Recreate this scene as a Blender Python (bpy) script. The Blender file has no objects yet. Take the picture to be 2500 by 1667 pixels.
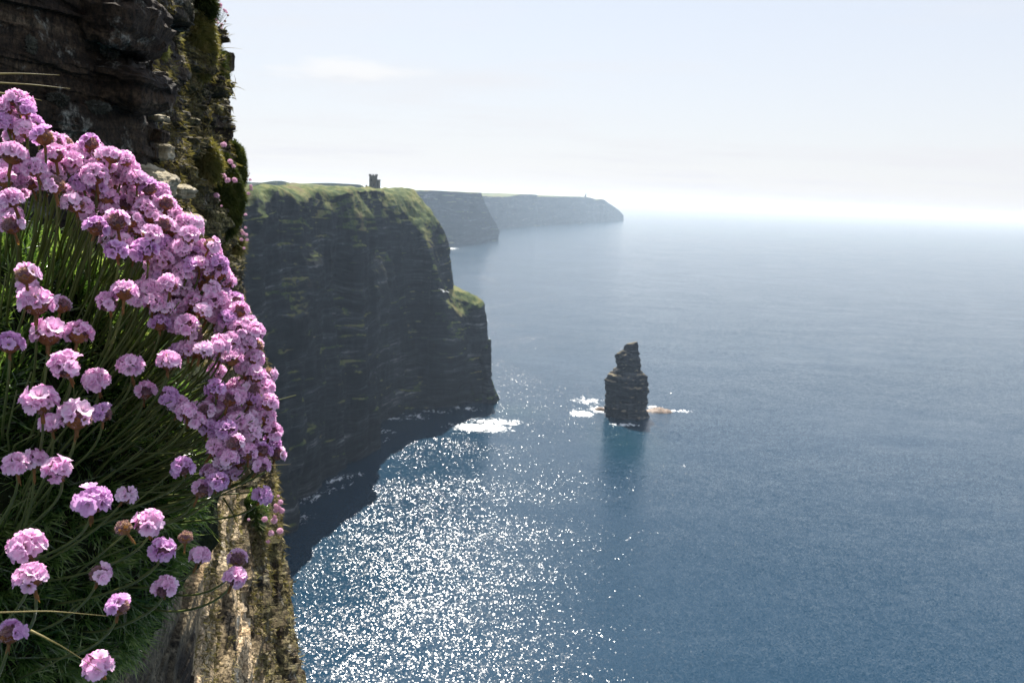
import bpy, math, random
import numpy as np
from mathutils import Vector, Matrix, Quaternion
R = math.radians
C = bpy.context.scene.collection
random.seed(7)
rng = np.random.default_rng(7)

# ------------------------------------------------------------------ camera, sky, sun, exposure
FPX = 1962.0                      # focal length in pixels of the 2500 px wide photograph
HCAM = 200.0
PITCH, ROLL = 10.46, 2.52
cam_d = bpy.data.cameras.new('camera')
cam = bpy.data.objects.new('camera', cam_d); C.objects.link(cam)
bpy.context.scene.camera = cam
CM = (Matrix.Rotation(R(90 - PITCH), 3, 'X') @ Matrix.Rotation(R(ROLL), 3, 'Z'))
cam.matrix_world = Matrix.Translation((0, 0, HCAM)) @ CM.to_4x4()
cam_d.sensor_width = 36.0
cam_d.lens = 36.0 * FPX / 2500.0
cam_d.clip_start = 0.02
cam_d.clip_end = 400000
cam_d.dof.use_dof = True
cam_d.dof.focus_distance = 0.70
cam_d.dof.aperture_fstop = 28.0

SUN_EL, SUN_AZ = 55.0, -10.5       # azimuth from the view axis (+Y), + to the right
sun_dir = Vector((math.sin(R(SUN_AZ)) * math.cos(R(SUN_EL)), math.cos(R(SUN_AZ)) * math.cos(R(SUN_EL)), math.sin(R(SUN_EL))))
sd = bpy.data.lights.new('sun', 'SUN'); sd.energy = 5.0; sd.angle = R(0.53); sd.color = (1.0, 0.95, 0.87)
so = bpy.data.objects.new('sun', sd); C.objects.link(so)
so.rotation_euler = sun_dir.to_track_quat('Z', 'Y').to_euler()

w = bpy.data.worlds.new("World"); bpy.context.scene.world = w; w.use_nodes = True
wn, wl = w.node_tree.nodes, w.node_tree.links
wn.clear()
sky = wn.new('ShaderNodeTexSky'); sky.sky_type = 'NISHITA'; sky.sun_disc = False
sky.sun_elevation = R(SUN_EL); sky.sun_rotation = R(SUN_AZ); sky.altitude = 100
sky.air_density = 1.0; sky.dust_density = 0.6; sky.ozone_density = 2.0
bg = wn.new('ShaderNodeBackground'); bg.inputs['Strength'].default_value = 0.066
wo = wn.new('ShaderNodeOutputWorld')
tc = wn.new('ShaderNodeTexCoord')
sep = wn.new('ShaderNodeSeparateXYZ'); wl.new(tc.outputs['Generated'], sep.inputs[0])
# thin cloud streaks on a plane high above
def wmath(op, a, b=None, clamp=False):
    n = wn.new('ShaderNodeMath'); n.operation = op; n.use_clamp = clamp
    for i, v in enumerate((a, b)):
        if v is None: continue
        if isinstance(v, (int, float)): n.inputs[i].default_value = v
        else: wl.new(v, n.inputs[i])
    return n.outputs[0]
zz = wmath('ADD', wmath('MAXIMUM', sep.outputs['Z'], 0.0), 0.06)
cu, cv = wmath('DIVIDE', sep.outputs['X'], zz), wmath('DIVIDE', sep.outputs['Y'], zz)
comb = wn.new('ShaderNodeCombineXYZ'); wl.new(cu, comb.inputs[0]); wl.new(cv, comb.inputs[1])
nz = wn.new('ShaderNodeTexNoise'); nz.inputs['Scale'].default_value = 0.55; nz.inputs['Detail'].default_value = 6; nz.inputs['Roughness'].default_value = 0.55
mp = wn.new('ShaderNodeMapping'); mp.inputs['Scale'].default_value = (0.7, 1.0, 1); mp.inputs['Location'].default_value = (3.1, 0.4, 0)
wl.new(comb.outputs[0], mp.inputs[0]); wl.new(mp.outputs[0], nz.inputs['Vector'])
cf = wmath('MULTIPLY', wmath('SUBTRACT', nz.outputs['Fac'], 0.5), 2.4, True)
cf = wmath('MULTIPLY', cf, 0.3)
low_ = wmath('POWER', wmath('SUBTRACT', 1.0, wmath('MAXIMUM', sep.outputs['Z'], 0.0), True), 1.8)
cf = wmath('ADD', wmath('ADD', cf, 0.34), wmath('MULTIPLY', low_, 0.6), True)
# one small bright cloud low over the headland
yy = wmath('MAXIMUM', sep.outputs['Y'], 0.05)
def small_cloud(u0, v0, ru, rv):
    du = wmath('DIVIDE', wmath('SUBTRACT', wmath('DIVIDE', sep.outputs['X'], yy), u0), ru)
    dv = wmath('DIVIDE', wmath('SUBTRACT', wmath('DIVIDE', sep.outputs['Z'], yy), v0), rv)
    rr_ = wmath('SQRT', wmath('ADD', wmath('MULTIPLY', du, du), wmath('MULTIPLY', dv, dv)))
    nn_ = wn.new('ShaderNodeTexNoise'); nn_.inputs['Scale'].default_value = 16; nn_.inputs['Detail'].default_value = 6
    m2 = wn.new('ShaderNodeMapping'); m2.inputs['Scale'].default_value = (1, 1, 4); wl.new(tc.outputs['Generated'], m2.inputs[0]); wl.new(m2.outputs[0], nn_.inputs['Vector'])
    e_ = wmath('SUBTRACT', wmath('ADD', 1.0, wmath('MULTIPLY', wmath('SUBTRACT', nn_.outputs['Fac'], 0.5), 2.0)), rr_, True)
    return wmath('MULTIPLY', wmath('SMOOTH_MIN', e_, 0.6), 1.2, True)
sc1 = small_cloud(-0.215, 0.137, 0.09, 0.014)
sc2 = small_cloud(-0.33, 0.235, 0.12, 0.016)
cloud_add = wmath('MAXIMUM', sc1, wmath('MULTIPLY', sc2, .6))
mix = wn.new('ShaderNodeMix'); mix.data_type = 'RGBA'
wl.new(cf, mix.inputs['Factor']); wl.new(sky.outputs[0], mix.inputs['A']); mix.inputs['B'].default_value = (5.45, 5.5, 5.75, 1)
mixc = wn.new('ShaderNodeMix'); mixc.data_type = 'RGBA'; mixc.blend_type = 'MIX'
wl.new(cloud_add, mixc.inputs['Factor']); wl.new(mix.outputs['Result'], mixc.inputs['A']); mixc.inputs['B'].default_value = (6.3, 6.3, 6.3, 1)
wl.new(mixc.outputs['Result'], bg.inputs['Color']); wl.new(bg.outputs[0], wo.inputs['Surface'])

sc = bpy.context.scene
sc.view_settings.view_transform = 'Standard'; sc.view_settings.look = 'None'
sc.view_settings.exposure = 1.25; sc.view_settings.gamma = 1
sc.view_settings.use_curve_mapping = False
sc.render.engine = 'CYCLES'
cy = sc.cycles
cy.use_denoising = True
cy.max_bounces = 6; cy.diffuse_bounces = 3; cy.glossy_bounces = 3; cy.transmission_bounces = 3; cy.volume_bounces = 0; cy.transparent_max_bounces = 6
cy.caustics_reflective = False; cy.caustics_refractive = False
cy.sample_clamp_indirect = 4.0

# ------------------------------------------------------------------ helpers
CMn = np.array(CM)
def rays(px, py):
    px, py = np.asarray(px, float), np.asarray(py, float)
    d = np.stack([(px - 1250) / FPX, -(py - 833.5) / FPX, -np.ones_like(px + py)], -1)
    return d @ CMn.T
CAMP = np.array((0, 0, HCAM))
def at_depth(px, py, D):          # point at distance D along the view axis
    return CAMP + rays(px, py) * np.asarray(D, float)[..., None]
def at_hdist(px, py, D):          # point at horizontal distance D
    r = rays(px, py); h = np.sqrt(r[..., 0]**2 + r[..., 1]**2)
    return CAMP + r * (np.asarray(D, float) / h)[..., None]
def sea_dist(px, py, z=0.0):
    r = rays(px, py); h = np.sqrt(r[..., 0]**2 + r[..., 1]**2)
    return (z - HCAM) / r[..., 2] * h
def sea_point(px, py, z=0.0):
    r = rays(px, py); return CAMP + r * ((z - HCAM) / r[..., 2])[..., None]

def h3(ix, iy, iz, seed):
    n = (ix.astype(np.int64) * 374761393 + iy.astype(np.int64) * 668265263 + iz.astype(np.int64) * 2147483647 + seed * 1274126177) & 0xffffffff
    n = ((n ^ (n >> 13)) * 1274126177) & 0xffffffff
    n = ((n ^ (n >> 16)) * 2246822519) & 0xffffffff
    return ((n ^ (n >> 15)) & 0xffffff) / float(0xffffff)
def vnoise(p, seed=0):
    i = np.floor(p); f = p - i; f = f * f * (3 - 2 * f); i = i.astype(np.int64)
    x, y, z = i[..., 0], i[..., 1], i[..., 2]; fx, fy, fz = f[..., 0], f[..., 1], f[..., 2]
    r = 0
    for a in (0, 1):
        for b in (0, 1):
            for c in (0, 1):
                wgt = (fx if a else 1 - fx) * (fy if b else 1 - fy) * (fz if c else 1 - fz)
                r = r + wgt * h3(x + a, y + b, z + c, seed)
    return r * 2 - 1
def fbm(p, oct=4, seed=0, rough=0.5):
    r = 0; a = 1.0; t = 0
    for k in range(oct):
        r = r + a * vnoise(p * (2 ** k) + k * 13.7, seed + k); t += a; a *= rough
    return r / t

def mesh_np(name, verts, faces):
    me = bpy.data.meshes.new(name)
    verts = np.asarray(verts, np.float32).reshape(-1, 3)
    faces = np.asarray(faces, np.int32)
    me.vertices.add(len(verts)); me.vertices.foreach_set('co', verts.ravel())
    k = faces.shape[1]
    me.loops.add(faces.size); me.loops.foreach_set('vertex_index', faces.ravel())
    me.polygons.add(len(faces))
    me.polygons.foreach_set('loop_start', np.arange(len(faces), dtype=np.int32) * k)
    me.polygons.foreach_set('loop_total', np.full(len(faces), k, np.int32))
    me.update(calc_edges=True); me.validate()
    return me
def shade(me, smooth=True):
    me.polygons.foreach_set('use_smooth', np.full(len(me.polygons), smooth)); return me
def grid_faces(nu, nv, closed_u=False):
    iu = np.arange(nu if closed_u else nu - 1); iv = np.arange(nv - 1)
    a, b = np.meshgrid(iu, iv, indexing='ij'); a1 = (a + 1) % nu
    return np.stack([a * nv + b, a1 * nv + b, a1 * nv + b + 1, a * nv + b + 1], -1).reshape(-1, 4)
def link(name, me, mat=None, parent=None):
    o = bpy.data.objects.new(name, me); C.objects.link(o)
    if mat is not None and me is not None and len(me.materials) == 0: me.materials.append(mat)
    if parent is not None: o.parent = parent
    return o
def tag(o, label=None, cat=None, group=None, kind=None):
    if label: o['label'] = label
    if cat: o['category'] = cat
    if group: o['group'] = group
    if kind: o['kind'] = kind
    return o
def empty(name, loc):
    o = bpy.data.objects.new(name, None); C.objects.link(o); o.location = loc; o.empty_display_size = 0.05
    return o
def local(verts, loc): return np.asarray(verts) - np.asarray(loc)

def resample(P, n, axis=0, smooth=True):
    """P: (k, ...) control values -> n values along axis 0, monotone-ish catmull-rom / linear"""
    P = np.moveaxis(np.asarray(P, float), axis, 0); k = len(P)
    t = np.linspace(0, k - 1, n); i = np.clip(np.floor(t).astype(int), 0, k - 2); f = (t - i)
    f = f.reshape((-1,) + (1,) * (P.ndim - 1))
    p1, p2 = P[i], P[i + 1]
    if smooth:
        p0, p3 = P[np.maximum(i - 1, 0)], P[np.minimum(i + 2, k - 1)]
        m1, m2 = (p2 - p0) * .35, (p3 - p1) * .35
        r = (2*f**3 - 3*f**2 + 1) * p1 + (f**3 - 2*f**2 + f) * m1 + (-2*f**3 + 3*f**2) * p2 + (f**3 - f**2) * m2
    else: r = p1 * (1 - f) + p2 * f
    return np.moveaxis(r, 0, axis)
def grid_normals(V):
    du = np.gradient(V, axis=0); dv = np.gradient(V, axis=1)
    n = np.cross(du, dv); return n / (np.linalg.norm(n, axis=-1, keepdims=True) + 1e-12)

# ------------------------------------------------------------------ materials
class NT:
    def __init__(s, name):
        s.m = bpy.data.materials.new(name); s.m.use_nodes = True
        s.n, s.l = s.m.node_tree.nodes, s.m.node_tree.links; s.n.clear()
        s.out = s.n.new('ShaderNodeOutputMaterial')
        g = s.n.new('ShaderNodeNewGeometry'); s.pos = g.outputs['Position']; s.nor = g.outputs['Normal']
    def val(s, sock, v):
        if isinstance(v, (int, float)): sock.default_value = v
        elif isinstance(v, tuple): sock.default_value = v if len(v) == len(sock.default_value) else tuple(v) + (1,)
        else: s.l.new(v, sock)
    def math(s, op, a, b=0.0, c=None, clamp=False):
        n = s.n.new('ShaderNodeMath'); n.operation = op; n.use_clamp = clamp
        s.val(n.inputs[0], a); s.val(n.inputs[1], b)
        if c is not None: s.val(n.inputs[2], c)
        return n.outputs[0]
    def vm(s, op, a, b=None):
        n = s.n.new('ShaderNodeVectorMath'); n.operation = op; s.val(n.inputs[0], a)
        if b is not None: s.val(n.inputs[3 if op == 'SCALE' else 1], b)
        return n.outputs[0]
    def map(s, v, scale=(1, 1, 1), rot=(0, 0, 0), loc=(0, 0, 0)):
        n = s.n.new('ShaderNodeMapping'); s.l.new(v, n.inputs[0])
        n.inputs['Scale'].default_value = scale; n.inputs['Rotation'].default_value = rot; n.inputs['Location'].default_value = loc
        return n.outputs[0]
    def noise(s, v, scale, detail=4, rough=0.55, col=False, dist=0.0):
        n = s.n.new('ShaderNodeTexNoise'); s.l.new(v, n.inputs['Vector'])
        n.inputs['Scale'].default_value = scale; n.inputs['Detail'].default_value = detail
        n.inputs['Roughness'].default_value = rough; n.inputs['Distortion'].default_value = dist
        return n.outputs['Color' if col else 'Fac']
    def ramp(s, f, stops, interp='LINEAR'):
        n = s.n.new('ShaderNodeValToRGB'); s.val(n.inputs[0], f); e = n.color_ramp.elements; n.color_ramp.interpolation = interp
        while len(e) < len(stops): e.new(0.5)
        for k, (p, c) in enumerate(stops):
            e[k].position = p; c = (c,) * 3 if isinstance(c, (int, float)) else c; e[k].color = tuple(c) + (1,)
        return n.outputs[0]
    def mix(s, f, a, b, mode='MIX'):
        n = s.n.new('ShaderNodeMix'); n.data_type = 'RGBA'; n.blend_type = mode
        s.val(n.inputs['Factor'], f); s.val(n.inputs['A'], a); s.val(n.inputs['B'], b); return n.outputs['Result']
    def sep(s, v):
        n = s.n.new('ShaderNodeSeparateXYZ'); s.l.new(v, n.inputs[0]); return n.outputs
    def bump(s, h, strength=0.5, dist=0.01):
        n = s.n.new('ShaderNodeBump'); s.l.new(h, n.inputs['Height']); n.inputs['Strength'].default_value = strength
        n.inputs['Distance'].default_value = dist; return n.outputs[0]
    def bsdf(s, color, rough=0.8, normal=None, spec=0.3, transl=None, tcol=None, **kw):
        p = s.n.new('ShaderNodeBsdfPrincipled'); s.val(p.inputs['Base Color'], color); s.val(p.inputs['Roughness'], rough)
        p.inputs['Specular IOR Level'].default_value = spec
        if normal is not None: s.l.new(normal, p.inputs['Normal'])
        for k, v in kw.items(): s.val(p.inputs[k], v)
        o = p.outputs[0]
        if transl:
            t = s.n.new('ShaderNodeBsdfTranslucent'); s.val(t.inputs[0], tcol)
            if normal is not None: s.l.new(normal, t.inputs['Normal'])
            mx = s.n.new('ShaderNodeMixShader'); s.val(mx.inputs[0], transl); s.l.new(o, mx.inputs[1]); s.l.new(t.outputs[0], mx.inputs[2]); o = mx.outputs[0]
        s.l.new(o, s.out.inputs['Surface']); return p

def leafy(name, stops, transl=0.35, rough=0.45, spec=0.5, scale=60.0):
    t = NT(name)
    oi = t.n.new('ShaderNodeObjectInfo')
    f = t.noise(t.pos, scale, 2)
    f2 = t.noise(t.pos, scale * .13, 2)
    f = t.math('ADD', t.math('MULTIPLY', f, .6), t.math('MULTIPLY', f2, .4))
    c = t.ramp(f, stops)
    tc_ = t.mix(1.0, c, (1.25, 1.35, 0.6), 'MULTIPLY')
    t.bsdf(c, rough, None, spec, transl, tc_)
    return t.m
M = {}
M['leaf'] = leafy('cushion_leaf', [(.3, (.012, .03, .008)), (.46, (.06, .12, .03)), (.58, (.22, .3, .1)), (.72, (.6, .56, .34))], .5, .22, .9, 90)  # sunlit flecks are put into the leaf colour as its palest tones
M['stem'] = leafy('flower_stem', [(.3, (.08, .1, .03)), (.6, (.17, .19, .06)), (.8, (.26, .25, .11))], .3, .5, .4, 50)
M['sheath'] = leafy('brown_sheath', [(.3, (.16, .08, .03)), (.7, (.34, .17, .06))], .4, .6, .3, 200)
M['bract'] = leafy('brown_bract', [(.3, (.2, .07, .03)), (.55, (.38, .17, .06)), (.75, (.5, .27, .14))], .4, .6, .3, 250)
M['calyx'] = leafy('papery_calyx', [(.3, (.22, .09, .17)), (.55, (.42, .27, .32)), (.8, (.7, .52, .5))], .35, .8, .2, 700)
def petal(name, a, b, c):
    t = NT(name)
    f = t.noise(t.pos, 180.0, 2)
    col = t.ramp(f, [(.3, a), (.5, b), (.72, c)])
    t.bsdf(col, .4, None, .5, .42, t.mix(1.0, col, (1.08, .86, 1.05), 'MULTIPLY'))
    return t.m
M['petal'] = [petal('pink_petal', (.78, .48, .68), (.92, .64, .83), (.96, .77, .91)),
              petal('pale_pink_petal', (.87, .6, .79), (.95, .76, .9), (.98, .85, .95)),
              petal('violet_petal', (.64, .37, .64), (.79, .52, .79), (.87, .64, .88))]
M['dry'] = leafy('dry_grass', [(.3, (.16, .13, .05)), (.6, (.36, .3, .14)), (.85, (.55, .48, .28))], .3, .6, .3, 20)
M['tuft'] = leafy('tuft_grass', [(.3, (.08, .085, .025)), (.46, (.2, .18, .06)), (.6, (.36, .27, .11)), (.78, (.42, .2, .09))], .35, .6, .3, 14)
M['moss'] = leafy('moss', [(.3, (.015, .025, .006)), (.55, (.06, .075, .015)), (.8, (.16, .16, .04))], .25, .8, .2, 22)
M['growth'] = leafy('wall_growth', [(.3, (.045, .04, .017)), (.46, (.14, .11, .05)), (.58, (.28, .23, .11)), (.72, (.5, .44, .27))], .2, .85, .2, 18)
M['lichen'] = leafy('grey_lichen', [(.35, (.03, .03, .026)), (.55, (.12, .12, .1)), (.75, (.26, .26, .22))], .1, .9, .1, 60)
M['ylichen'] = leafy('yellow_lichen', [(.3, (.16, .16, .06)), (.6, (.34, .34, .13)), (.8, (.5, .5, .24))], .1, .9, .1, 60)
t = NT('small_flower'); t.bsdf(t.ramp(t.noise(t.pos, 60, 2), [(.35, (.66, .38, .5)), (.65, (.9, .68, .8))]), .6, None, .2, .4, (.9, .62, .78)); M['small'] = t.m

# near rock: brown-black strata, grey lichen, green-brown growth on the sea side
t = NT('near_rock')
band = t.noise(t.map(t.pos, (3, 3, 26)), 1.0, 8, .65)
fine = t.noise(t.map(t.pos, (14, 14, 60)), 1.0, 8, .7)
col = t.ramp(band, [(.3, (.008, .005, .003)), (.46, (.028, .017, .009)), (.6, (.075, .05, .03)), (.74, (.2, .155, .1))])
col = t.mix(t.math('MULTIPLY', fine, .8), col, t.mix(1.0, col, (.5, .47, .45), 'MULTIPLY'))
xyz = t.sep(t.pos)
# grey-white crusted lichen patches
li = t.ramp(t.noise(t.pos, 9.0, 10, .72, dist=.4), [(.55, 0.0), (.62, 1.0)])
li2 = t.ramp(t.noise(t.pos, 60.0, 6, .7), [(.42, 0.0), (.6, 1.0)])
col = t.mix(t.math('MULTIPLY', li, li2), col, (.36, .35, .3))
# mossy green-brown growth further along the wall
gr = t.ramp(t.noise(t.map(t.pos, (2.5, 2.5, 1.2)), 2.2, 8, .7), [(.42, 0.0), (.58, 1.0)])
far = t.ramp(t.math('MULTIPLY', xyz[1], 0.25), [(.42, 0.0), (.62, 1.0)])
gcol = t.ramp(t.noise(t.pos, 45.0, 6, .7), [(.3, (.03, .03, .012)), (.5, (.12, .105, .04)), (.62, (.22, .2, .085)), (.78, (.42, .38, .25))])
col = t.mix(t.math('MULTIPLY', gr, far), col, gcol)
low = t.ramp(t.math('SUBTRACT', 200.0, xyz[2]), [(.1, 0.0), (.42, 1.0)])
pale = t.ramp(t.noise(t.map(t.pos, (5, 5, 3)), 2.0, 10, .72), [(.34, (.07, .055, .035)), (.46, (.24, .18, .1)), (.56, (.38, .29, .17)), (.66, (.5, .42, .29)), (.72, (.66, .6, .5))])
near_ = t.ramp(t.math('MULTIPLY', xyz[1], .25), [(.56, 1.0), (.72, 0.12)])
col = t.mix(t.math('MULTIPLY', t.math('MULTIPLY', low, near_), t.ramp(t.noise(t.pos, 3.5, 6, .6), [(.36, 0.0), (.46, 1.0)])), col, pale)
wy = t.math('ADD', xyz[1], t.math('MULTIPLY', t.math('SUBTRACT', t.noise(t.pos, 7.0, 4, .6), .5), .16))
tb1 = t.ramp(t.math('MULTIPLY', wy, .25), [(.494, 0.0), (.502, 1.0), (.598, 1.0), (.606, 0.0)])
tb2 = t.ramp(t.math('MULTIPLY', wy, .25), [(.395, 0.0), (.40, .8), (.435, .8), (.44, 0.0)])
crk = t.ramp(t.noise(t.map(t.pos, (3, 3, 7)), 1.0, 4, .55, dist=1.0), [(.492, 1.0), (.5, .1), (.508, 1.0)])
tcol = t.mix(1.0, t.ramp(t.noise(t.map(t.pos, (6, 6, 3)), 2.0, 8, .65), [(.35, (.36, .25, .14)), (.5, (.55, .42, .26)), (.62, (.62, .5, .34)), (.7, (.8, .75, .64))]), crk, 'MULTIPLY')
col = t.mix(t.math('MULTIPLY', low, t.math('MAXIMUM', tb1, tb2)), col, tcol)
speck = t.noise(t.map(t.pos, (1, 1, .6)), 130.0, 6, .75)
col = t.mix(t.math('MULTIPLY', low, t.ramp(t.math('MULTIPLY', wy, .25), [(.34, 1.0), (.39, 0.0)])), col, t.mix(1.0, col, (.45, .52, .62), 'MULTIPLY'))  # near foot of the wall tinted dark blue-grey, shade put into the colour
crev_shade = t.ramp(t.noise(t.map(t.pos, (2.2, 2.2, .9)), 5.0, 5, .6, dist=.5), [(.36, .08), (.43, 1.0)])  # crevice shade painted into the colour by noise, independent of the relief
col = t.mix(low, col, t.mix(1.0, col, crev_shade, 'MULTIPLY'))
col = t.mix(1.0, col, t.ramp(speck, [(.38, .2), (.5, .9), (.62, 1.85)]), 'MULTIPLY')
hgt = t.math('ADD', t.math('MULTIPLY', band, .7), t.math('MULTIPLY', t.noise(t.pos, 70.0, 8, .7), .5))
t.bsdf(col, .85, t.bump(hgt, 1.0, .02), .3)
M['rock'] = t.m

t = NT('pale_ledge')
col = t.ramp(t.noise(t.map(t.pos, (10, 10, 90)), 1.0, 8, .7), [(.35, (.12, .1, .065)), (.5, (.34, .29, .19)), (.65, (.52, .47, .36))])
t.bsdf(col, .85, t.bump(t.noise(t.pos, 90.0, 8, .7), .8, .008), .3); M['ledge'] = t.m
t = NT('tan_face')
tn = t.noise(t.map(t.pos, (8, 8, 5)), 1.0, 8, .6); crk = t.ramp(t.noise(t.map(t.pos, (4, 4, 16)), 1.0, 3, .5, dist=.6), [(.495, 1.0), (.505, 0.0), (.515, 1.0)])
col = t.ramp(tn, [(.35, (.34, .24, .13)), (.5, (.5, .38, .23)), (.62, (.58, .46, .3)), (.68, (.72, .66, .54))])
col = t.mix(t.math('SUBTRACT', 1.0, crk), col, (.05, .04, .03))
t.bsdf(col, .8, t.bump(t.noise(t.pos, 60.0, 8, .7), .6, .006), .3); M['tan'] = t.m

# headland cliffs: dark banded rock, grass where the ground is not steep
def cliff_mat(name, rockcols, grass, s=1.0, lo=.38, hi=.54, bumpd=3.0):
    t = NT(name)
    xyz = t.sep(t.pos)
    warp = t.noise(t.pos, .02 * s, 4)
    z = t.math('ADD', xyz[2], t.math('MULTIPLY', warp, 14.0 / s))
    cz = t.n.new('ShaderNodeCombineXYZ'); t.l.new(z, cz.inputs[2])
    t.l.new(t.math('MULTIPLY', xyz[0], .07), cz.inputs[0]); t.l.new(t.math('MULTIPLY', xyz[1], .07), cz.inputs[1])
    strata = t.math('ADD', t.math('MULTIPLY', t.noise(cz.outputs[0], .42 * s, 8, .75), .6), t.math('MULTIPLY', t.noise(cz.outputs[0], .11 * s, 3, .6), .4))
    strata = t.math('ADD', .5, t.math('MULTIPLY', t.math('SUBTRACT', strata, .5), 1.3))
    vert = t.noise(t.map(t.pos, (1, 1, .12)), .09 * s, 6, .65)
    f = t.math('ADD', t.math('MULTIPLY', strata, .82), t.math('MULTIPLY', vert, .18))
    col = t.ramp(f, [(.38, rockcols[0]), (.5, rockcols[1]), (.585, rockcols[2]), (.68, rockcols[3])])
    nz_ = t.sep(t.nor)[2]
    g = t.math('ADD', nz_, t.math('MULTIPLY', t.math('SUBTRACT', t.noise(t.pos, .03 * s, 6, .6), .5), .6))
    g = t.math('ADD', g, t.math('MULTIPLY', t.ramp(t.math('MULTIPLY', xyz[2], .005), [(.76, 0.0), (.88, 1.0)]), .2))
    gm = t.ramp(g, [(lo, 0.0), (hi, 1.0)])
    gc = t.ramp(t.noise(t.map(t.pos, (1, 1, .5), (0, 0, R(30))), .045 * s, 10, .78), [(.36, grass[0]), (.46, grass[1]), (.55, grass[2]), (.62, (.13, .095, .055)), (.7, grass[1])])
    col = t.mix(gm, col, gc)
    t.bsdf(col, .9, t.bump(t.math('ADD', strata, vert), .8, bumpd), .1)
    return t.m
ROCKC = [(.004, .005, .006), (.012, .014, .016), (.04, .043, .046), (.26, .26, .26)]
GRASS = [(.012, .02, .006), (.05, .075, .018), (.15, .15, .05)]
M['cliff'] = cliff_mat('headland_rock', ROCKC, GRASS)
M['farcliff'] = cliff_mat('far_rock', ROCKC, GRASS, .35, .4, .55, 5.0)
M['stack'] = cliff_mat('stack_rock', [(.01, .011, .013), (.028, .031, .035), (.08, .084, .088), (.25, .25, .24)], [(.06, .06, .035), (.14, .12, .07), (.26, .22, .15)], 1.8, .6, .8, 1.5)
t = NT('reef_rock'); t.bsdf(t.ramp(t.noise(t.pos, .5, 8, .7), [(.35, (.06, .045, .03)), (.55, (.2, .14, .1)), (.7, (.32, .25, .19))]), .6, t.bump(t.noise(t.pos, 1.0, 6), .8, .6), .4); M['reef'] = t.m
t = NT('tower_stone'); t.bsdf(t.ramp(t.noise(t.map(t.pos, (1.2, 1.2, 3)), 1.0, 6, .6), [(.35, (.07, .065, .055)), (.6, (.15, .14, .12))]), .9, t.bump(t.noise(t.pos, 2.5, 4), .6, .1), .1); M['stone'] = t.m
t = NT('dark_glass'); t.bsdf((.01, .012, .014), .2, None, .5); M['window'] = t.m
t = NT('gull_white'); t.bsdf(t.ramp(t.noise(t.pos, 4, 3), [(.3, .72), (.7, .85)]), .6, None, .2, .25, (.8, .8, .78)); M['gull'] = t.m
t = NT('bird_dark'); t.bsdf(t.ramp(t.noise(t.pos, 4, 3), [(.3, .01), (.7, .04)]), .6); M['dark'] = t.m

# sea: facets of waves tilt the surface normal directly, so sun glitter and sky reflection come from the light
t = NT('sea_water')
def slopes(scale, amp, detail, rough=.6, stretch=(1, 1, 1), rotz=0.0, loc=(0, 0, 0)):
    v = t.map(t.pos, tuple(scale * k for k in stretch), (0, 0, rotz), loc)
    n = t.noise(v, 1.0, detail, rough, col=True)
    return t.vm('SCALE', t.vm('SUBTRACT', n, (.5, .5, .5)), amp)
patch = t.ramp(t.noise(t.map(t.pos, (.0035, .0075, 1), (0, 0, R(14))), 1.0, 6, .65, dist=.6), [(.36, 0.5), (.5, .95), (.62, 1.12)])
s1 = slopes(1.3, .6, 3.0, .65)
def facets(scale, amp, loc, pw=3.0):
    vo = t.n.new('ShaderNodeTexVoronoi'); vo.voronoi_dimensions = '2D'; vo.inputs['Scale'].default_value = 1.0
    t.l.new(t.map(t.pos, (scale, scale * 1.2, 1), (0, 0, R(17)), loc), vo.inputs['Vector'])
    c_ = t.sep(t.vm('SUBTRACT', vo.outputs['Color'], (.5, .5, .5)))
    cb_ = t.n.new('ShaderNodeCombineXYZ')
    for k in (0, 1): t.l.new(t.math('MULTIPLY', t.math('MULTIPLY', t.math('MULTIPLY', c_[k], c_[k]), c_[k]), amp), cb_.inputs[k])
    return cb_.outputs[0]
fc = t.vm('ADD', facets(2.1, 2.25, (0, 0, 0)), facets(.9, 1.0, (31, 7, 0)))
s2 = slopes(.14, .24, 2.0, .5, (1.0, 1.5, 1), R(12), (7, 3, 0))
s3 = slopes(.02, .14, 2.0, .5, (.6, 1.6, 1), R(10), (1, 9, 0))
s12 = t.vm('MULTIPLY', t.vm('ADD', t.vm('ADD', s1, s2), fc), (.5, 1.0, 0.0))
ln_ = t.n.new('ShaderNodeVectorMath'); ln_.operation = 'LENGTH'; t.l.new(s12, ln_.inputs[0])
s12 = t.vm('SCALE', s12, t.math('ADD', .8, t.math('MULTIPLY', ln_.outputs['Value'], 1.0)))
sm = t.vm('ADD', t.vm('SCALE', s12, patch), s3)
sm = t.vm('MULTIPLY', sm, (1.0, 1.0, 0.0))
nrm = t.vm('NORMALIZE', t.vm('ADD', sm, (0.0, 0.0, 1.0)))
xyz = t.sep(t.pos)
def ell(cx, cy, rx, ry, rot=0.0):
    v = t.map(t.vm('SUBTRACT', t.pos, (cx, cy, 0.0)), (1, 1, 0), (0, 0, -rot)); v = t.vm('MULTIPLY', v, (1 / rx, 1 / ry, 0.0))
    n = t.n.new('ShaderNodeVectorMath'); n.operation = 'LENGTH'; t.l.new(v, n.inputs[0])
    return t.math('SUBTRACT', 1.0, n.outputs['Value'], clamp=True)
def pt(px, py): p = sea_point(px, py); return float(p[0]), float(p[1])
foam_glare_n = t.noise(t.map(t.pos, (1, .45, 1)), .22, 8, .72, dist=1.0)
fm = 0.0
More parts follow.
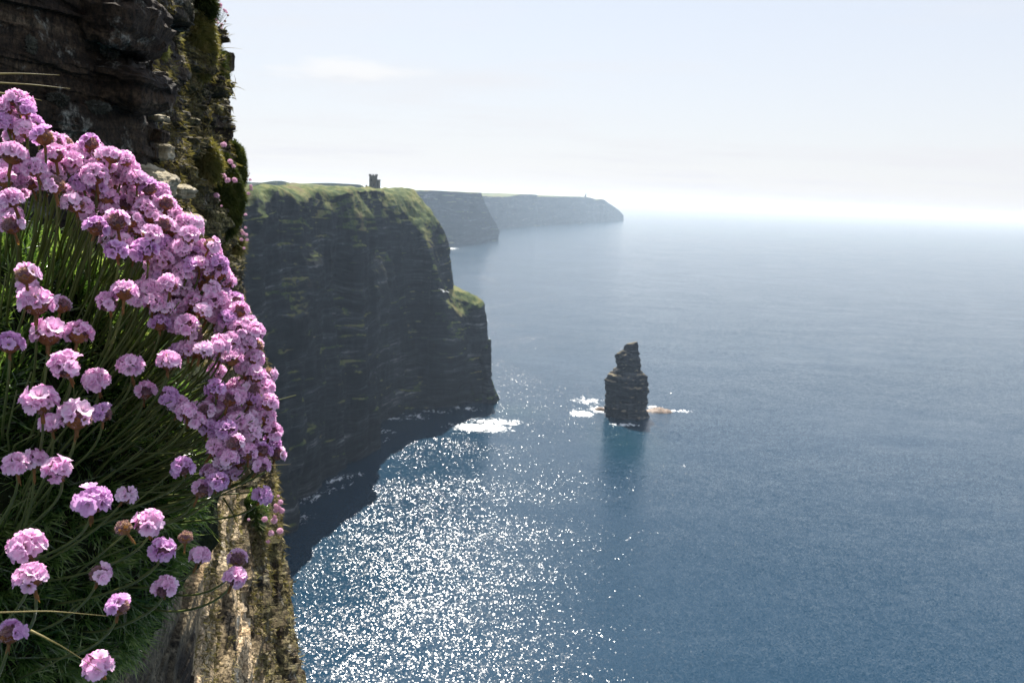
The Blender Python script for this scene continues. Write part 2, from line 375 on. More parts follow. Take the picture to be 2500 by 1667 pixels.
for (px, py, rx, ry, rot, amt) in [(1420, 1009, 16, 16, 0, .75), (1435, 978, 22, 16, 0, .55), (1462, 1000, 14, 18, 0, .75), (1650, 1003, 18, 8, 0, .5), (1590, 993, 14, 10, 0, .5),
                                   (1085, 606, 60, 60, 0, .8), (1170, 1043, 34, 16, 0, 1.0), (1215, 1030, 30, 14, 0, .7), (1140, 996, 20, 10, 0, .4), (1065, 1005, 22, 9, 0, .35), (1010, 1014, 18, 9, 0, .33), (925, 1052, 18, 9, 0, .35), (840, 1165, 18, 8, R(50), .35), (725, 1268, 16, 8, R(50), .35), (1530, 1036, 22, 6, 0, .42), (890, 1090, 30, 8, R(60), .3), (960, 1022, 40, 7, R(10), .35), (760, 1215, 40, 8, R(60), .3)]:  # bright patches off the headland corner paint sun glare along with foam
    cx, cy = pt(px, py)
    fm = t.math('MAXIMUM', fm, t.math('MULTIPLY', ell(cx, cy, rx, ry, rot), amt))
foam_glare = t.ramp(t.math('ADD', t.math('MULTIPLY', fm, .4), foam_glare_n), [(.6, 0.0), (.7, 1.0)])
foam_glare = t.math('MULTIPLY', foam_glare, t.math('GREATER_THAN', fm, 0.001))
shal = 0.0
for (px, py, rx, ry) in [(1530, 1080, 45, 90), (1250, 1003, 45, 40)]:
    cx, cy = pt(px, py); shal = t.math('MAXIMUM', shal, ell(cx, cy, rx, ry))
base = t.mix(t.math('MULTIPLY', shal, .2, clamp=True), (.0035, .024, .048), (.004, .045, .04))
col = t.mix(foam_glare, base, (.85, .87, .87))
t.bsdf(col, t.mix(foam_glare, (.17, .17, .17), (.9, .9, .9)), nrm, .5, IOR=1.4)
M['sea'] = t.m

# ------------------------------------------------------------------ sea
rings = np.concatenate([[0.01], np.geomspace(60, 90000, 40)]); ang = np.linspace(0, 2 * math.pi, 97)[:-1]
V = np.stack([np.outer(np.cos(ang), rings), np.outer(np.sin(ang), rings), np.zeros((96, 41))], -1)
tag(link('sea', shade(mesh_np('sea', V, grid_faces(96, 41, True))), M['sea']), kind='structure')

# ------------------------------------------------------------------ headland with the tower
def strata_disp(V, N, amp, zs, hs, seed, vamp=0.0, vs=40.0):
    """layered blocky relief: each bed stands in or out by its own amount along the wall"""
    z = V[..., 2] + fbm(V / (hs * 6), 3, seed + 50) * zs * 3
    lay = np.floor(z / zs); fz = z / zs - lay
    p = np.stack([V[..., 0] / hs, V[..., 1] / hs, lay * 7.31], -1)
    d = vnoise(p, seed) * .6 + vnoise(p * [2.7, 2.7, 1], seed + 1) * .4
    d = d * amp
    if vamp:
        q = np.stack([V[..., 0] / vs, V[..., 1] / vs, V[..., 2] / (vs * 6)], -1)
        d = d + vamp * fbm(q, 4, seed + 9, .55)
    return V + N * d[..., None]
Z = np.array
heads = [  # per column: base, n4, n3, n2, n1, break, crest  (px, py)
 [(540,1520),(540,1300),(540,1100),(540,900),(540,720),(540,528),(540,452)],
 [(678,1338),(678,1150),(678,1000),(676,860),(675,700),(675,540),(672,455)],
 [(735,1254),(735,1100),(735,960),(735,830),(735,690),(735,538),(745,459)],
 [(785,1195),(785,1060),(785,930),(782,800),(780,660),(776,532),(795,460)],
 [(845,1158),(842,1030),(838,900),(836,780),(835,650),(832,506),(842,461)],
 [(886,1112),(884,1000),(883,880),(882,760),(880,620),(880,486),(880,461)],
 [(946,1030),(946,930),(945,830),(942,730),(940,620),(935,484),(925,462)],
 [(1020,1010),(1018,920),(1014,830),(1006,730),(998,620),(985,516),(960,463)],
 [(1100,1000),(1098,910),(1092,820),(1070,715),(1052,622),(1030,544),(984,464)],
 [(1165,992),(1160,900),(1145,780),(1090,705),(1074,625),(1054,545),(996,465)],
 [(1212,979),(1183,880),(1166,737),(1102,700),(1080,625),(1064,545),(1002,466)],
]
setb = [0, 2, 5, 12, 16, 22, 62]
ctrl = []
for ci, colm in enumerate(heads):
    db = float(sea_dist(*colm[0], z=-3.0)); row = []
    for k, (px, py) in enumerate(colm):
        extra = 14 * math.sin(ci * 2.1) * (k > 0 and k < 5)
        row.append(at_hdist(px, py, db + setb[k] + (extra if 0 < ci < 9 else 0)))
    ctrl.append(row)
ctrl = np.array(ctrl)
back1 = ctrl[-1].copy(); back1[:, 1] += 90; back1[:, 0] -= 40
back2 = ctrl[-1].copy(); back2[:, 1] += 260; back2[:, 0] -= 200
ctrl = np.concatenate([ctrl, back1[None], back2[None]], 0)
# plateau levels behind the crest
pl1 = ctrl[:, -1] + np.array([-60, 200, -5]); pl1[:2, 1] += 200
pl2 = ctrl[:, -1] + np.array([-300, 700, -16])
ctrl = np.concatenate([ctrl, pl1[:, None], pl2[:, None]], 1)
g = resample(resample(ctrl, 520, 0), 420, 1)
N = grid_normals(g)
zrel = np.clip((g[..., 2] - 20) / 40, 0, 1)[..., None]
flat = np.clip(1 - np.abs(N[..., 2]) * 1.2, 0.08, 1)[..., None]
g1 = g + N * (fbm(g / 55.0, 3, 3)[..., None] * 9 * flat)
g2 = strata_disp(g1, N, 1.6, 6.5, 30.0, 11, 7.0, 22.0)
g2 = strata_disp(g2, N, .7, 2.3, 12.0, 14)
but = fbm(np.stack([g1[..., 0] / 30, g1[..., 1] / 30, g1[..., 2] / 400], -1), 3, 71)
g2 = g2 + N * ((np.abs(but) ** .7 * np.sign(but)) * 9)[..., None]
g = g1 + (g2 - g1) * flat
g = g + N * (fbm(g / 9.0, 4, 21)[..., None] * 1.6 * flat + fbm(g / 16.0, 4, 31)[..., None] * 5.0 * (1 - flat))
hl = link('headland', shade(mesh_np('headland', g, grid_faces(g.shape[0], g.shape[1])[:, ::-1])), M['cliff'])
tag(hl, kind='structure')

def box(mb, c, s, rot=0.0):
    x, y, z = s; vs = [(sx * x / 2, sy * y / 2, sz * z / 2) for sx in (-1, 1) for sy in (-1, 1) for sz in (-1, 1)]
    ca, sa = math.cos(rot), math.sin(rot); o = len(mb[0])
    mb[0].extend([(c[0] + a * ca - b * sa, c[1] + a * sa + b * ca, c[2] + d) for a, b, d in vs])
    mb[1].extend([tuple(o + i for i in f) for f in ((0, 1, 3, 2), (4, 6, 7, 5), (0, 4, 5, 1), (2, 3, 7, 6), (0, 2, 6, 4), (1, 5, 7, 3))])
def tube(mb, pts, rads, n=6, cap=True):
    pts = [Vector(p) for p in pts]; o = len(mb[0]); up = Vector((.31, .21, .93))
    for i, p in enumerate(pts):
        tdir = (pts[min(i + 1, len(pts) - 1)] - pts[max(i - 1, 0)]).normalized()
        a = tdir.cross(up).normalized(); b = tdir.cross(a)
        for k in range(n):
            th = 2 * math.pi * k / n; mb[0].append(tuple(p + (a * math.cos(th) + b * math.sin(th)) * rads[i]))
    for i in range(len(pts) - 1):
        for k in range(n):
            k2 = (k + 1) % n; mb[1].append((o + i * n + k, o + i * n + k2, o + (i + 1) * n + k2, o + (i + 1) * n + k))
    if cap:
        mb[1].append(tuple(o + k for k in range(n))[::-1]); e = o + (len(pts) - 1) * n; mb[1].append(tuple(e + k for k in range(n)))
def mb_mesh(name, mb, smooth=False):
    me = bpy.data.meshes.new(name); me.from_pydata([tuple(map(float, v)) for v in mb[0]], [], mb[1]); me.update()
    if smooth: shade(me)
    return me

# tower
tb = at_hdist(911, 463, 800.0); tz = float(tb[2]); TW = empty('stone_tower', (float(tb[0]), float(tb[1]), tz - 1.0)); TW.scale = (1.2, 1.2, 1.2)
u = 800 / 1962.0
def part(name, mb, mat, parent, smooth=False): return link(name, mb_mesh(name, mb, smooth), mat, parent)
mb = ([], []); tube(mb, [(0, 0, -2), (0, 0, 3), (0, 0, 11.2)], [3.4, 3.3, 3.2], 20); box(mb, (0, 0, 5), (5.6, 5.6, 10)); body = part('tower_body', mb, M['stone'], TW)
mb = ([], [])
tube(mb, [(0, 0, 11.2), (0, 0, 11.8)], [3.6, 3.6], 20)
for k in range(8):
    th = k * math.pi / 4 + .2; box(mb, (3.05 * math.cos(th), 3.05 * math.sin(th), 12.35), (.9, 1.2, 1.1), th)
part('battlement', mb, M['stone'], TW)
mb = ([], []); tube(mb, [(4.0, .5, -2), (4.0, .5, 8.2)], [1.7, 1.6], 12); box(mb, (4.0, .5, 8.5), (3.6, 3.6, .7)); part('side_turret', mb, M['stone'], TW)
mb = ([], []); box(mb, (-4.6, 0, 3.0), (2.8, 3.4, .9)); box(mb, (-5.6, 0, 0.3), (.8, 3.4, 4.6)); box(mb, (-4.4, 1.4, .3), (1.6, .6, 4.6)); box(mb, (-5.4, 0, 3.8), (.9, 3.4, .9)); part('low_wing', mb, M['stone'], TW)
for (x, z) in ((-.9, 8.0), (.9, 4.6), (-.2, 2.0)):
    mb = ([], []); box(mb, (x, -3.25, z), (.7, .5, 1.5)); part('window', mb, M['window'], TW)
tag(TW, 'dark stone lookout tower with battlements standing on the grassy headland rim', 'tower')

# hills behind the headland grass
def ridge(name, cols, mat, depthback, nu=300, nv=60, zs=9.0, amp=5.0, label=None, seedv=1, hs=60.0, baseD=None):
    ctrl = []
    for (px, pt_, pb) in cols:
        D = baseD if baseD else float(sea_dist(px, pb, -2.0))
        b = at_hdist(px, pb, D); t_ = at_hdist(px, pt_, D + 15)
        m = b * .5 + t_ * .5; bk = t_ + np.array([-depthback * .35, depthback, -3.0])
        ctrl.append([b, m, b * .2 + t_ * .8, t_, bk])
    e = np.array(ctrl[-1]); 
    ctrl.append(e + np.array([-90, 260, 0])); ctrl.append(e + np.array([-700, 900, 0]))
    ctrl = np.array(ctrl)
    g = resample(resample(ctrl, nu, 0), nv, 1, False)
    N = grid_normals(g); fl = np.clip(1 - np.abs(N[..., 2]) * 1.2, .05, 1)[..., None]
    g = g + (strata_disp(g, N, amp, zs, hs, seedv, amp * 2.2, hs * 1.5) - g) * fl
    o = link(name, shade(mesh_np(name, g, grid_faces(nu, nv)[:, ::-1])), mat)
    return tag(o, kind='structure')
ridge('hills', [(420, 456, 480), (560, 452, 480), (612, 449, 480), (640, 446, 480), (668, 442, 480), (690, 442, 480), (712, 447, 480), (740, 450, 480), (770, 447, 480), (810, 447, 480), (850, 449, 480), (879, 451, 480), (882, 457, 480)], M['farcliff'], 500, 200, 40, baseD=1900.0)
ridge('middle_cliff', [(930, 464, 612), (1000, 465, 606), (1060, 465, 602), (1100, 467, 600), (1140, 469, 597), (1166, 470, 595), (1176, 472, 593), (1184, 496, 592), (1197, 522, 591), (1211, 548, 590), (1214, 570, 589)], M['farcliff'], 900, 400, 90, 12.0, 7.0, seedv=4)
ridge('far_cliff', [(1120, 477, 566), (1175, 478, 563), (1225, 480, 560), (1252, 478, 557), (1266, 475, 556), (1308, 475, 552), (1316, 479, 552), (1360, 480, 550), (1410, 480, 547), (1432, 481, 545), (1448, 484, 544), (1456, 489, 544), (1464, 486, 543), (1474, 487, 543), (1484, 494, 542), (1500, 505, 541), (1514, 517, 540), (1522, 528, 540)], M['farcliff'], 900, 460, 70, 14.0, 7.0, seedv=6)
p = at_hdist(1429, 482, float(sea_dist(1429, 545)) + 20); mb = ([], [])
box(mb, (0, 0, 6), (14, 14, 22)); tube(mb, [(3, 0, 14), (3, 0, 28)], [4.5, 4.0], 10)
o = part('ruined_tower', mb, M['stone'], None); o.location = p; tag(o, 'tiny ruined watchtower on top of the farthest hazy headland', 'tower')

# ------------------------------------------------------------------ sea stack
def ring_stack(name, lv, D, mat, seedv, amp, zs, hs, npt=110, nz_=150, front=.75, parent=None, loc=None, zsub=-3.0, yaw=0.0):
    """lv: list of (py, pxl, pxr); rings of a rounded square plan"""
    lv = sorted(lv, key=lambda q: -q[0]); rows = []
    for (py, l, r) in lv:
        a, b = at_hdist(l, py, D), at_hdist(r, py, D)
        rows.append([*(a + b) / 2, np.linalg.norm(b - a) / 2])
    rows = [[rows[0][0], rows[0][1], zsub, rows[0][3] * 1.03]] + rows
    rows = np.array(rows); z = np.linspace(rows[0, 2], rows[-1, 2], nz_)
    cx, cyv, hw = (np.interp(z, rows[:, 2], rows[:, k]) for k in (0, 1, 3))
    th = np.linspace(0, 2 * math.pi, npt + 1)[:-1]
    ct, st = np.cos(th), np.sin(th)
    q = (np.abs(ct) ** 1.35 + np.abs(st) ** 1.35) ** (-1 / 1.35)     # between a circle and a diamond
    X = cx[None] + hw[None] * (q * ct)[:, None]; Y = cyv[None] + hw[None] * front * (q * st)[:, None]
    V = np.stack([X, Y, np.broadcast_to(z, X.shape)], -1)
    N = np.stack([ct, st, 0 * ct], -1)[:, None] * np.ones((1, nz_, 1))
    k = np.clip(hw / 11, .12, 1)[None, :, None]
    V2 = strata_disp(strata_disp(V, N, amp, zs, hs, seedv), N, amp * .6, zs * .45, hs * .4, seedv + 2); V = V + (V2 - V) * k
    V = V + N * (fbm(V / (hs * .5), 4, seedv + 5) * amp * 1.5)[..., None] * k + N * (fbm(V / [hs, hs, hs * .45] + 3, 3, seedv + 15) * amp * 1.3)[..., None] * k
    cb = np.array([[cx[-1], cyv[-1], z[-1] + .3]])
    F = grid_faces(npt, nz_, True); verts = V.reshape(-1, 3)
    ci = len(verts); verts = np.concatenate([verts, cb])
    capf = np.array([[i * nz_ + nz_ - 1, ((i + 1) % npt) * nz_ + nz_ - 1, ci, ci] for i in range(npt)])
    me = bpy.data.meshes.new(name)
    if loc is not None: verts = verts - np.array(loc)
    me.from_pydata(verts.tolist(), [], F.tolist() + capf[:, :3].tolist()); shade(me, True)
    return link(name, me, mat, parent)
def z7(y): return 780 + y / 3.5625
def x7(x): return 1350 + x / 3.5625
S = [(195, 706, 738), (212, 640, 741), (240, 618, 744), (262, 608, 746), (285, 575, 750), (298, 548, 752), (360, 547, 762), (420, 546, 774), (440, 520, 780), (455, 507, 788), (470, 494, 806), (490, 470, 824), (520, 466, 826), (530, 450, 824), (590, 457, 833), (640, 457, 829), (690, 458, 823), (750, 455, 816), (775, 445, 822), (815, 452, 838), (850, 470, 850)]
DS = float(sea_dist(x7(650), z7(838)))
loc = sea_point(x7(650), z7(838))
st = ring_stack('sea_stack', [(z7(y), x7(l), x7(r)) for y, l, r in S], DS, M['stack'], 5, 1.3, 2.0, 7.0, front=.7, loc=loc); st.location = loc
tag(st, 'dark layered rock stack rising steeply from the open sea', 'sea stack')
# reefs at its foot
def reef(l, r, py, h, name, label, seedv):
    D = float(sea_dist((l + r) / 2, py)); a, b = at_hdist(l, py, D), at_hdist(r, py, D); c = (a + b) / 2; hw = np.linalg.norm(b - a) / 2
    nu, nv = 60, 24; th = np.linspace(0, 2 * math.pi, nu + 1)[:-1]; rr = np.linspace(0, 1, nv)
    X = np.outer(np.cos(th), rr) * hw; Y = np.outer(np.sin(th), rr) * hw * .55
    edge = 1 + .25 * fbm(np.stack([np.cos(th) * 2, np.sin(th) * 2, 0 * th + seedv], -1), 3, seedv)[:, None]
    X, Y = X * edge, Y * edge
    Zv = h * np.clip(1.15 - rr[None] ** 3 * 1.6, -.6, 1) * (1 + .7 * fbm(np.stack([X / 5, Y / 5, 0 * X], -1), 3, seedv + 2))
    Zv = np.round(Zv / (.25 * h)) * .25 * h * .6 + Zv * .4
    o = link(name, shade(mesh_np(name, np.stack([X, Y, Zv], -1), grid_faces(nu, nv, True))), M['reef']); o.location = (c[0], c[1], 0)
    return tag(o, label, 'reef')
reef(1572, 1648, 1004, 2.6, 'rock_reef', 'low brown rock shelf awash on the right of the sea stack', 3)
reef(1450, 1485, 1001, 2.2, 'rock_reef', 'small dark rock ledge at the left foot of the sea stack', 8)
lp = sea_point(1190, 975)
pn = ring_stack('rock_pinnacle', [(829, 1192, 1199), (832, 1189, 1200), (840, 1190, 1199), (850, 1180, 1199), (875, 1170, 1200), (920, 1180, 1200), (985, 1172, 1216)], float(sea_dist(1195, 985)) + 6, M['cliff'], 15, 1.0, 2.5, 6.0, 40, 90, .6, loc=lp); pn.location = lp
tag(pn, 'thin rock finger standing against the headland foot at its seaward corner', 'rock pinnacle')

# ------------------------------------------------------------------ birds
def bird(px, py, D, span, mat, label, name, yaw=0.0, bank=0.0, lift=.15):
    c = at_depth(px, py, D); E = empty(name, tuple(map(float, c))); s = span
    mb = ([], []); n = 9
    pts = [(-.2 * s + .4 * s * i / (n - 1), 0, .01 * s * math.sin(i)) for i in range(n)]
    rad = [s * .004, s * .022, s * .038, s * .045, s * .045, s * .04, s * .03, s * .022, s * .006]
    tube(mb, pts, rad, 8); part('body', mb, mat, E, True)
    for sg in (-1, 1):
        vs, fs = [], []; K = 8
        for i in range(K + 1):
            q = i / K; y = sg * s * .5 * q; ch = s * .16 * (1 - q ** 1.8) + .01 * s; z = s * lift * math.sin(q * 2.4) * .8; xo = s * (.04 + .05 * math.sin(q * 3)) - .1 * s * q * q
            for th in (.004, -.004):
                vs += [(xo + ch * .4, y, z + th * s), (xo - ch * .2, y, z + th * s + .008 * s), (xo - ch * .6, y, z + th * s)]
        for i in range(K):
            a, b = i * 6, i * 6 + 6
            for k in range(2): fs += [(a + k, a + k + 1, b + k + 1, b + k), (a + 3 + k, b + 3 + k, b + 4 + k, a + 4 + k)]
            fs += [(a, b, b + 3, a + 3), (a + 2, a + 5, b + 5, b + 2)]
        part('wing', (vs, fs), mat, E, True)
    mb = ([], []); box(mb, (-.21 * s, 0, 0), (.12 * s, .07 * s, .008 * s)); part('tail', mb, mat, E)
    E.rotation_euler = (bank, 0, yaw); tag(E, label, 'bird')
bird(1084, 712, 88, 1.3, M['gull'], 'white gull gliding in front of the headland shoulder', 'gull', R(75), R(14), .12)
bird(1670, 1137, 150, .9, M['gull'], 'tiny white gull over the water below the stack', 'gull', R(20), R(25))
bird(1964, 601, 300, .9, M['dark'], 'tiny dark bird over the far blue water on the right', 'sea_bird', R(60), R(20))
bird(1214, 1065, 200, .6, M['dark'], 'tiny dark bird over the water just below the white glare patch', 'sea_bird', R(40), R(20))
bird(1478, 428, 400, 1.0, M['dark'], 'tiny dark bird in the pale sky above the farthest headland', 'sea_bird', R(60), R(20))

# ------------------------------------------------------------------ near rock wall
PY = [-260, 0, 200, 400, 560, 700, 900, 1150, 1300, 1450, 1667, 1950]
cols = [  # distance per column, px per level
 (1.25, [-900] * 12),
 (1.30, [-150] * 12),
 (1.45, [120, 120, 120, 120, 120, 120, 120, 120, 110, 90, 50, 0]),
 (1.62, [300, 295, 340, 362, 360, 360, 400, 425, 410, 390, 340, 300]),
 (1.78, [325, 335, 372, 388, 392, 395, 430, 478, 468, 440, 392, 350]),
 (2.15, [400, 410, 425, 440, 440, 440, 470, 515, 505, 490, 470, 450]),
 (2.55, [430, 440, 448, 462, 466, 470, 500, 548, 550, 545, 540, 540]),
 (3.05, [452, 462, 475, 484, 500, 520, 548, 590, 600, 606, 612, 620]),
 (3.40, [478, 490, 505, 512, 540, 560, 590, 620, 632, 642, 655, 670]),
 (4.20, [455, 462, 502, 512, 545, 565, 612, 640, 652, 668, 690, 720]),
 (5.00, [458, 468, 518, 526, 552, 580, 628, 655, 670, 690, 716, 750]),
 (6.50, [470, 480, 520, 520, 540, 550, 600, 630, 640, 660, 690, 720]),
 (8.00, [300] * 12)]
DF = [1, 1, 1, 1, 1, 1, 1, .96, .91, .86, .79, .72]      # the foot of the wall steps out towards the viewer
ctrl = np.array([[at_hdist(px, py, d * f_) for px, py, f_ in zip(pxs, PY, DF)] for d, pxs in cols])
# keep the heights of each level the same along the wall by re-intersecting in height
g = resample(resample(ctrl, 760, 0, False), 640, 1)
# soften corners a little
for _ in range(6): g[1:-1] = (g[:-2] + g[2:] + 2 * g[1:-1]) / 4
N = grid_normals(g); 
if (N[300, 300] @ np.array([1, -.3, 0])) < 0: N = -N
near = np.clip((np.linalg.norm(g[..., :2], axis=-1) - 1.1) / 1.2, .35, 1.6)[..., None]
lowz = (1 - .7 * np.clip((199.7 - g[..., 2]) / .4, 0, 1))[..., None]
b = strata_disp(g, N, .055, .075, .35, 41, .09, .5)
g = g + (b - g) * near * lowz
b = strata_disp(g, N, .016, .021, .12, 43)
g = g + (b - g) * near
g = g + N * (fbm(g / .16, 5, 51, .62)[..., None] * .026 * near * lowz)
# vertical joints in the lower wall
ax = np.linspace(0, 1, g.shape[0])[:, None]; low = np.clip((199.6 - g[..., 2]) / .5, 0, 1)
jn = vnoise(np.stack([g[..., 0] * 9, g[..., 1] * 5, g[..., 2] * 1.1], -1), 77)
def blocks(V, cu, cz, seed, warp=.25):
    # angular joint blocks: constant offset per cell, cells staggered and slightly warped
    seg = np.linalg.norm(np.diff(V[:, V.shape[1] // 2, :2], axis=0), axis=1); uu = np.concatenate([[0], np.cumsum(seg)])[:, None] * np.ones((1, V.shape[1]))
    wz = V[..., 2] + fbm(V / (cz * 3), 3, seed) * cz * warp * 2; wu = uu + fbm(V / (cu * 2) + 9, 3, seed + 1) * cu * warp
    iz = np.floor(wz / cz); off = h3(iz, iz * 0, iz * 0, seed + 2)
    iu = np.floor(wu / cu + off)
    return h3(iu, iz, iz * 0, seed + 3) * 2 - 1
g = g + N * (blocks(g, .13, .26, 301, .12) * .034 * low * near[..., 0] + blocks(g, .06, .09, 311, .15) * .010 * low * near[..., 0])[..., None]
g = g + N * (blocks(g, .34, .045, 321) * .014 * (1 - low) * near[..., 0] + blocks(g, .12, .019, 331) * .006 * (1 - low) * near[..., 0])[..., None]
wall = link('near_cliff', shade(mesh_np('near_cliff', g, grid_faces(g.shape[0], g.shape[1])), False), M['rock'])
tag(wall, kind='structure')

_l = (g[::2, ::2].reshape(-1, 3) - CAMP) @ CMn
_wx, _wy, _wd = 1250 + FPX * _l[:, 0] / -_l[:, 2], 833.5 - FPX * _l[:, 1] / -_l[:, 2], -_l[:, 2]
def wall_depth(px, py, rad=9):
    m = (np.abs(_wx - px) < rad) & (np.abs(_wy - py) < rad) & (_wd > 0)
    return float(_wd[m].min()) if m.any() else 4.0
# protruding slabs and stones on the wall
def slab(px, py, D, wpx, hpx, tilt, seedv, mat, parent, deep=1.0, layers=5):
    c = at_depth(px, py, D); hw = wpx / 2 / FPX * D; hh = hpx / 2 / FPX * D
    nu, nv = 64, 34; th = np.linspace(0, 2 * math.pi, nu + 1)[:-1]; ph = np.linspace(-math.pi / 2, math.pi / 2, nv)
    cp = np.abs(np.cos(ph)) ** .3; sp = np.sign(np.sin(ph)) * np.abs(np.sin(ph)) ** .45
    sq = (np.abs(np.cos(th)) ** 9 + np.abs(np.sin(th)) ** 9) ** (-1 / 9)
    X = np.outer(np.cos(th) * sq, cp) * hw; Y = np.outer(np.sin(th) * sq, cp) * hw * deep; Zv = np.outer(np.ones(nu), sp) * hh
    V = np.stack([X, Y, Zv], -1); N = np.stack([np.outer(np.cos(th), cp), np.outer(np.sin(th), cp), 0 * X], -1)
    lay = np.floor(Zv / hh * layers / 2)
    d = vnoise(np.stack([X / hw * 1.3, Y / hw * 1.3, lay * 5.1 + seedv], -1), seedv) * .16 + fbm(V / hw * 3.2, 5, seedv + 3, .6) * .15
    V = V + N * (d * hw)[..., None]
    V[..., 2] += fbm(V / hw * 2.5, 3, seedv + 8) * hh * .35
    ca, sa = math.cos(tilt), math.sin(tilt); x, z = V[..., 0].copy(), V[..., 2].copy()
    V[..., 0], V[..., 2] = x * ca + z * sa, -x * sa + z * ca
    return link('rock_slab', shade(mesh_np('rock_slab', V + c, grid_faces(nu, nv, True)), False), mat, parent)
def slab_thing(px, py, D, wpx, hpx, tilt, seedv, mat, label, deep=1.0, layers=5):
    if px < 520 or py > 1000: D = min(wall_depth(px, py), wall_depth(px, py + hpx * .3), wall_depth(px, py - hpx * .3)) + wpx / 2 / FPX * D * deep * .35
    o = slab(px, py, D, wpx, hpx, tilt, seedv, mat, None, deep, layers); o.name = 'rock_ledge'
    return tag(o, label, 'rock')
slab_thing(378, 288, 1.52, 52, 15, R(2), 1, M['ledge'], 'thin pale slab jutting from the dark rock, topmost of the pale slabs', 1.4, 3)
slab_thing(383, 332, 1.54, 46, 30, R(5), 2, M['rock'], 'rounded grey stone just below the thin pale slab', 1.0, 3)
slab_thing(398, 372, 1.56, 44, 36, R(-3), 3, M['ledge'], 'stack of thin grey layers below the rounded stone', 1.0, 8)
slab_thing(425, 466, 1.60, 80, 30, R(4), 4, M['ledge'], 'broad tan ledge beside the upper edge of the pink flower mass', 1.2, 4)
slab_thing(368, 440, 1.35, 100, 60, R(22), 5, M['ledge'], 'layered grey rock step directly behind the flower heads', 1.1, 10)
slab_thing(445, 545, 1.62, 90, 50, R(10), 6, M['ledge'], 'mottled rock lump under the tan ledge', 1.0, 5)
slab_thing(262, 40, 1.40, 230, 150, R(14), 7, M['rock'], 'large dark overhanging block at the top of the cliff face', 1.2, 6)
slab_thing(300, 215, 1.50, 190, 100, R(10), 8, M['rock'], 'wide dark overhanging slab with a pale upper edge', 1.0, 6)
for k_, (px, py, w_, h_) in enumerate([(552, 152, 34, 46), (548, 192, 24, 30), (547, 232, 22, 34), (550, 274, 24, 40), (556, 345, 20, 50)]):
    slab_thing(px, py, 4.9, w_, h_, R((-1) ** k_ * 6), 20 + k_, M['rock'], 'dark rock knob outlined against the sky on the cliff edge, %s from the top' % ('topmost', 'second', 'third', 'fourth', 'fifth')[k_], .9, 4)

# ------------------------------------------------------------------ blades
def blades(roots, dirs, length, width, curl, droop, seg=4, jit=.3):
    n = len(roots); L = length if np.ndim(length) else np.full(n, length)
    W = width if np.ndim(width) else np.full(n, width)
    d = dirs / np.linalg.norm(dirs, axis=1, keepdims=True)
    side = np.cross(d, rng.normal(size=(n, 3))); side /= np.linalg.norm(side, axis=1, keepdims=True)
    bend = np.cross(side, d) * (curl * rng.normal(size=(n, 1)))
    q = np.linspace(0, 1, seg + 1)[None, :, None]
    P = roots[:, None] + d[:, None] * (q * L[:, None, None]) + bend[:, None] * (q ** 2 * L[:, None, None]) + np.array([0, 0, -1.0]) * (droop * q ** 2 * L[:, None, None])
    ww = (W[:, None, None] / 2) * np.clip(1.05 - q ** 2.5, .08, 1)
    V = np.stack([P - side[:, None] * ww, P + side[:, None] * ww], 2)     # n, seg+1, 2, 3
    base = np.arange(n)[:, None] * (seg + 1) * 2; k = np.arange(seg)[None] * 2
    f = np.stack([base + k, base + k + 1, base + k + 3, base + k + 2], -1).reshape(-1, 4)
    return V.reshape(-1, 3), f
def tuft_thing(name, label, cat, px, py, D, rx, ry, n, L, W, mat, dirv, spread=.6, droop=.3, group=None, coremat=None, curl=.3, core=.8, kind=None):
    """a cushion: dark lumpy core with blades growing out of it"""
    if rx < 40 and py < 1000 and px < 520: D = wall_depth(px, py); D += max(rx, ry) / FPX * D * .55
    c = at_depth(px, py, D); ax = rx / FPX * D; az = ry / FPX * D; ay = max(ax, az * .6)
    E = empty(name, tuple(map(float, c)))
    th = rng.uniform(0, 2 * math.pi, n); u = rng.uniform(-1, 1, n); r_ = np.sqrt(1 - u * u)
    nrm = np.stack([r_ * np.cos(th), r_ * np.sin(th), u], -1)
    lump = 1 + .28 * fbm(nrm * 2.2 + px, 3, int(px))
    pos = nrm * [ax, ay, az] * lump[:, None] * .93
    dirs = nrm * spread + np.array(dirv) * (1 - spread) + rng.normal(size=(n, 3)) * .35
    V, f = blades(pos, dirs, L * rng.uniform(.5, 1.2, n), W, curl, droop)
    link('blades', mesh_np('blades', V, f), mat, E)
    nu, nv = 40, 24; t1 = np.linspace(0, 2 * math.pi, nu + 1)[:-1]; ph = np.linspace(-math.pi / 2, math.pi / 2, nv)
    nn = np.stack([np.outer(np.cos(t1), np.cos(ph)), np.outer(np.sin(t1), np.cos(ph)), np.outer(np.ones(nu), np.sin(ph))], -1)
    lump = 1 + .28 * fbm(nn * 2.2 + px, 3, int(px))
    link('cushion_core', shade(mesh_np('cushion_core', nn * [ax, ay, az] * lump[..., None] * .93, grid_faces(nu, nv, True))), coremat or M['moss'], E)
    return tag(E, label, cat, group, kind)
SW = (.5, -.3, .55)
tuft_thing('moss_cushion', 'big dark moss cushion bulging from the cliff edge, hung with small pink flowers', 'moss', 528, 490, 3.15, 60, 112, 16000, .017, .003, M['moss'], (.3, -.2, -.1), .85, .4)
tuft_thing('moss_cushion', 'dark mossy hump above the big cushion on the cliff edge', 'moss', 575, 410, 3.9, 22, 60, 5000, .02, .003, M['moss'], (.3, -.2, .1), .85, .3)
tuft_thing('grass_tuft', 'tan and green grass tuft among the small flowers on the cliff edge', 'grass', 505, 395, 3.4, 26, 44, 5000, .03, .003, M['tuft'], SW, .4, .3)
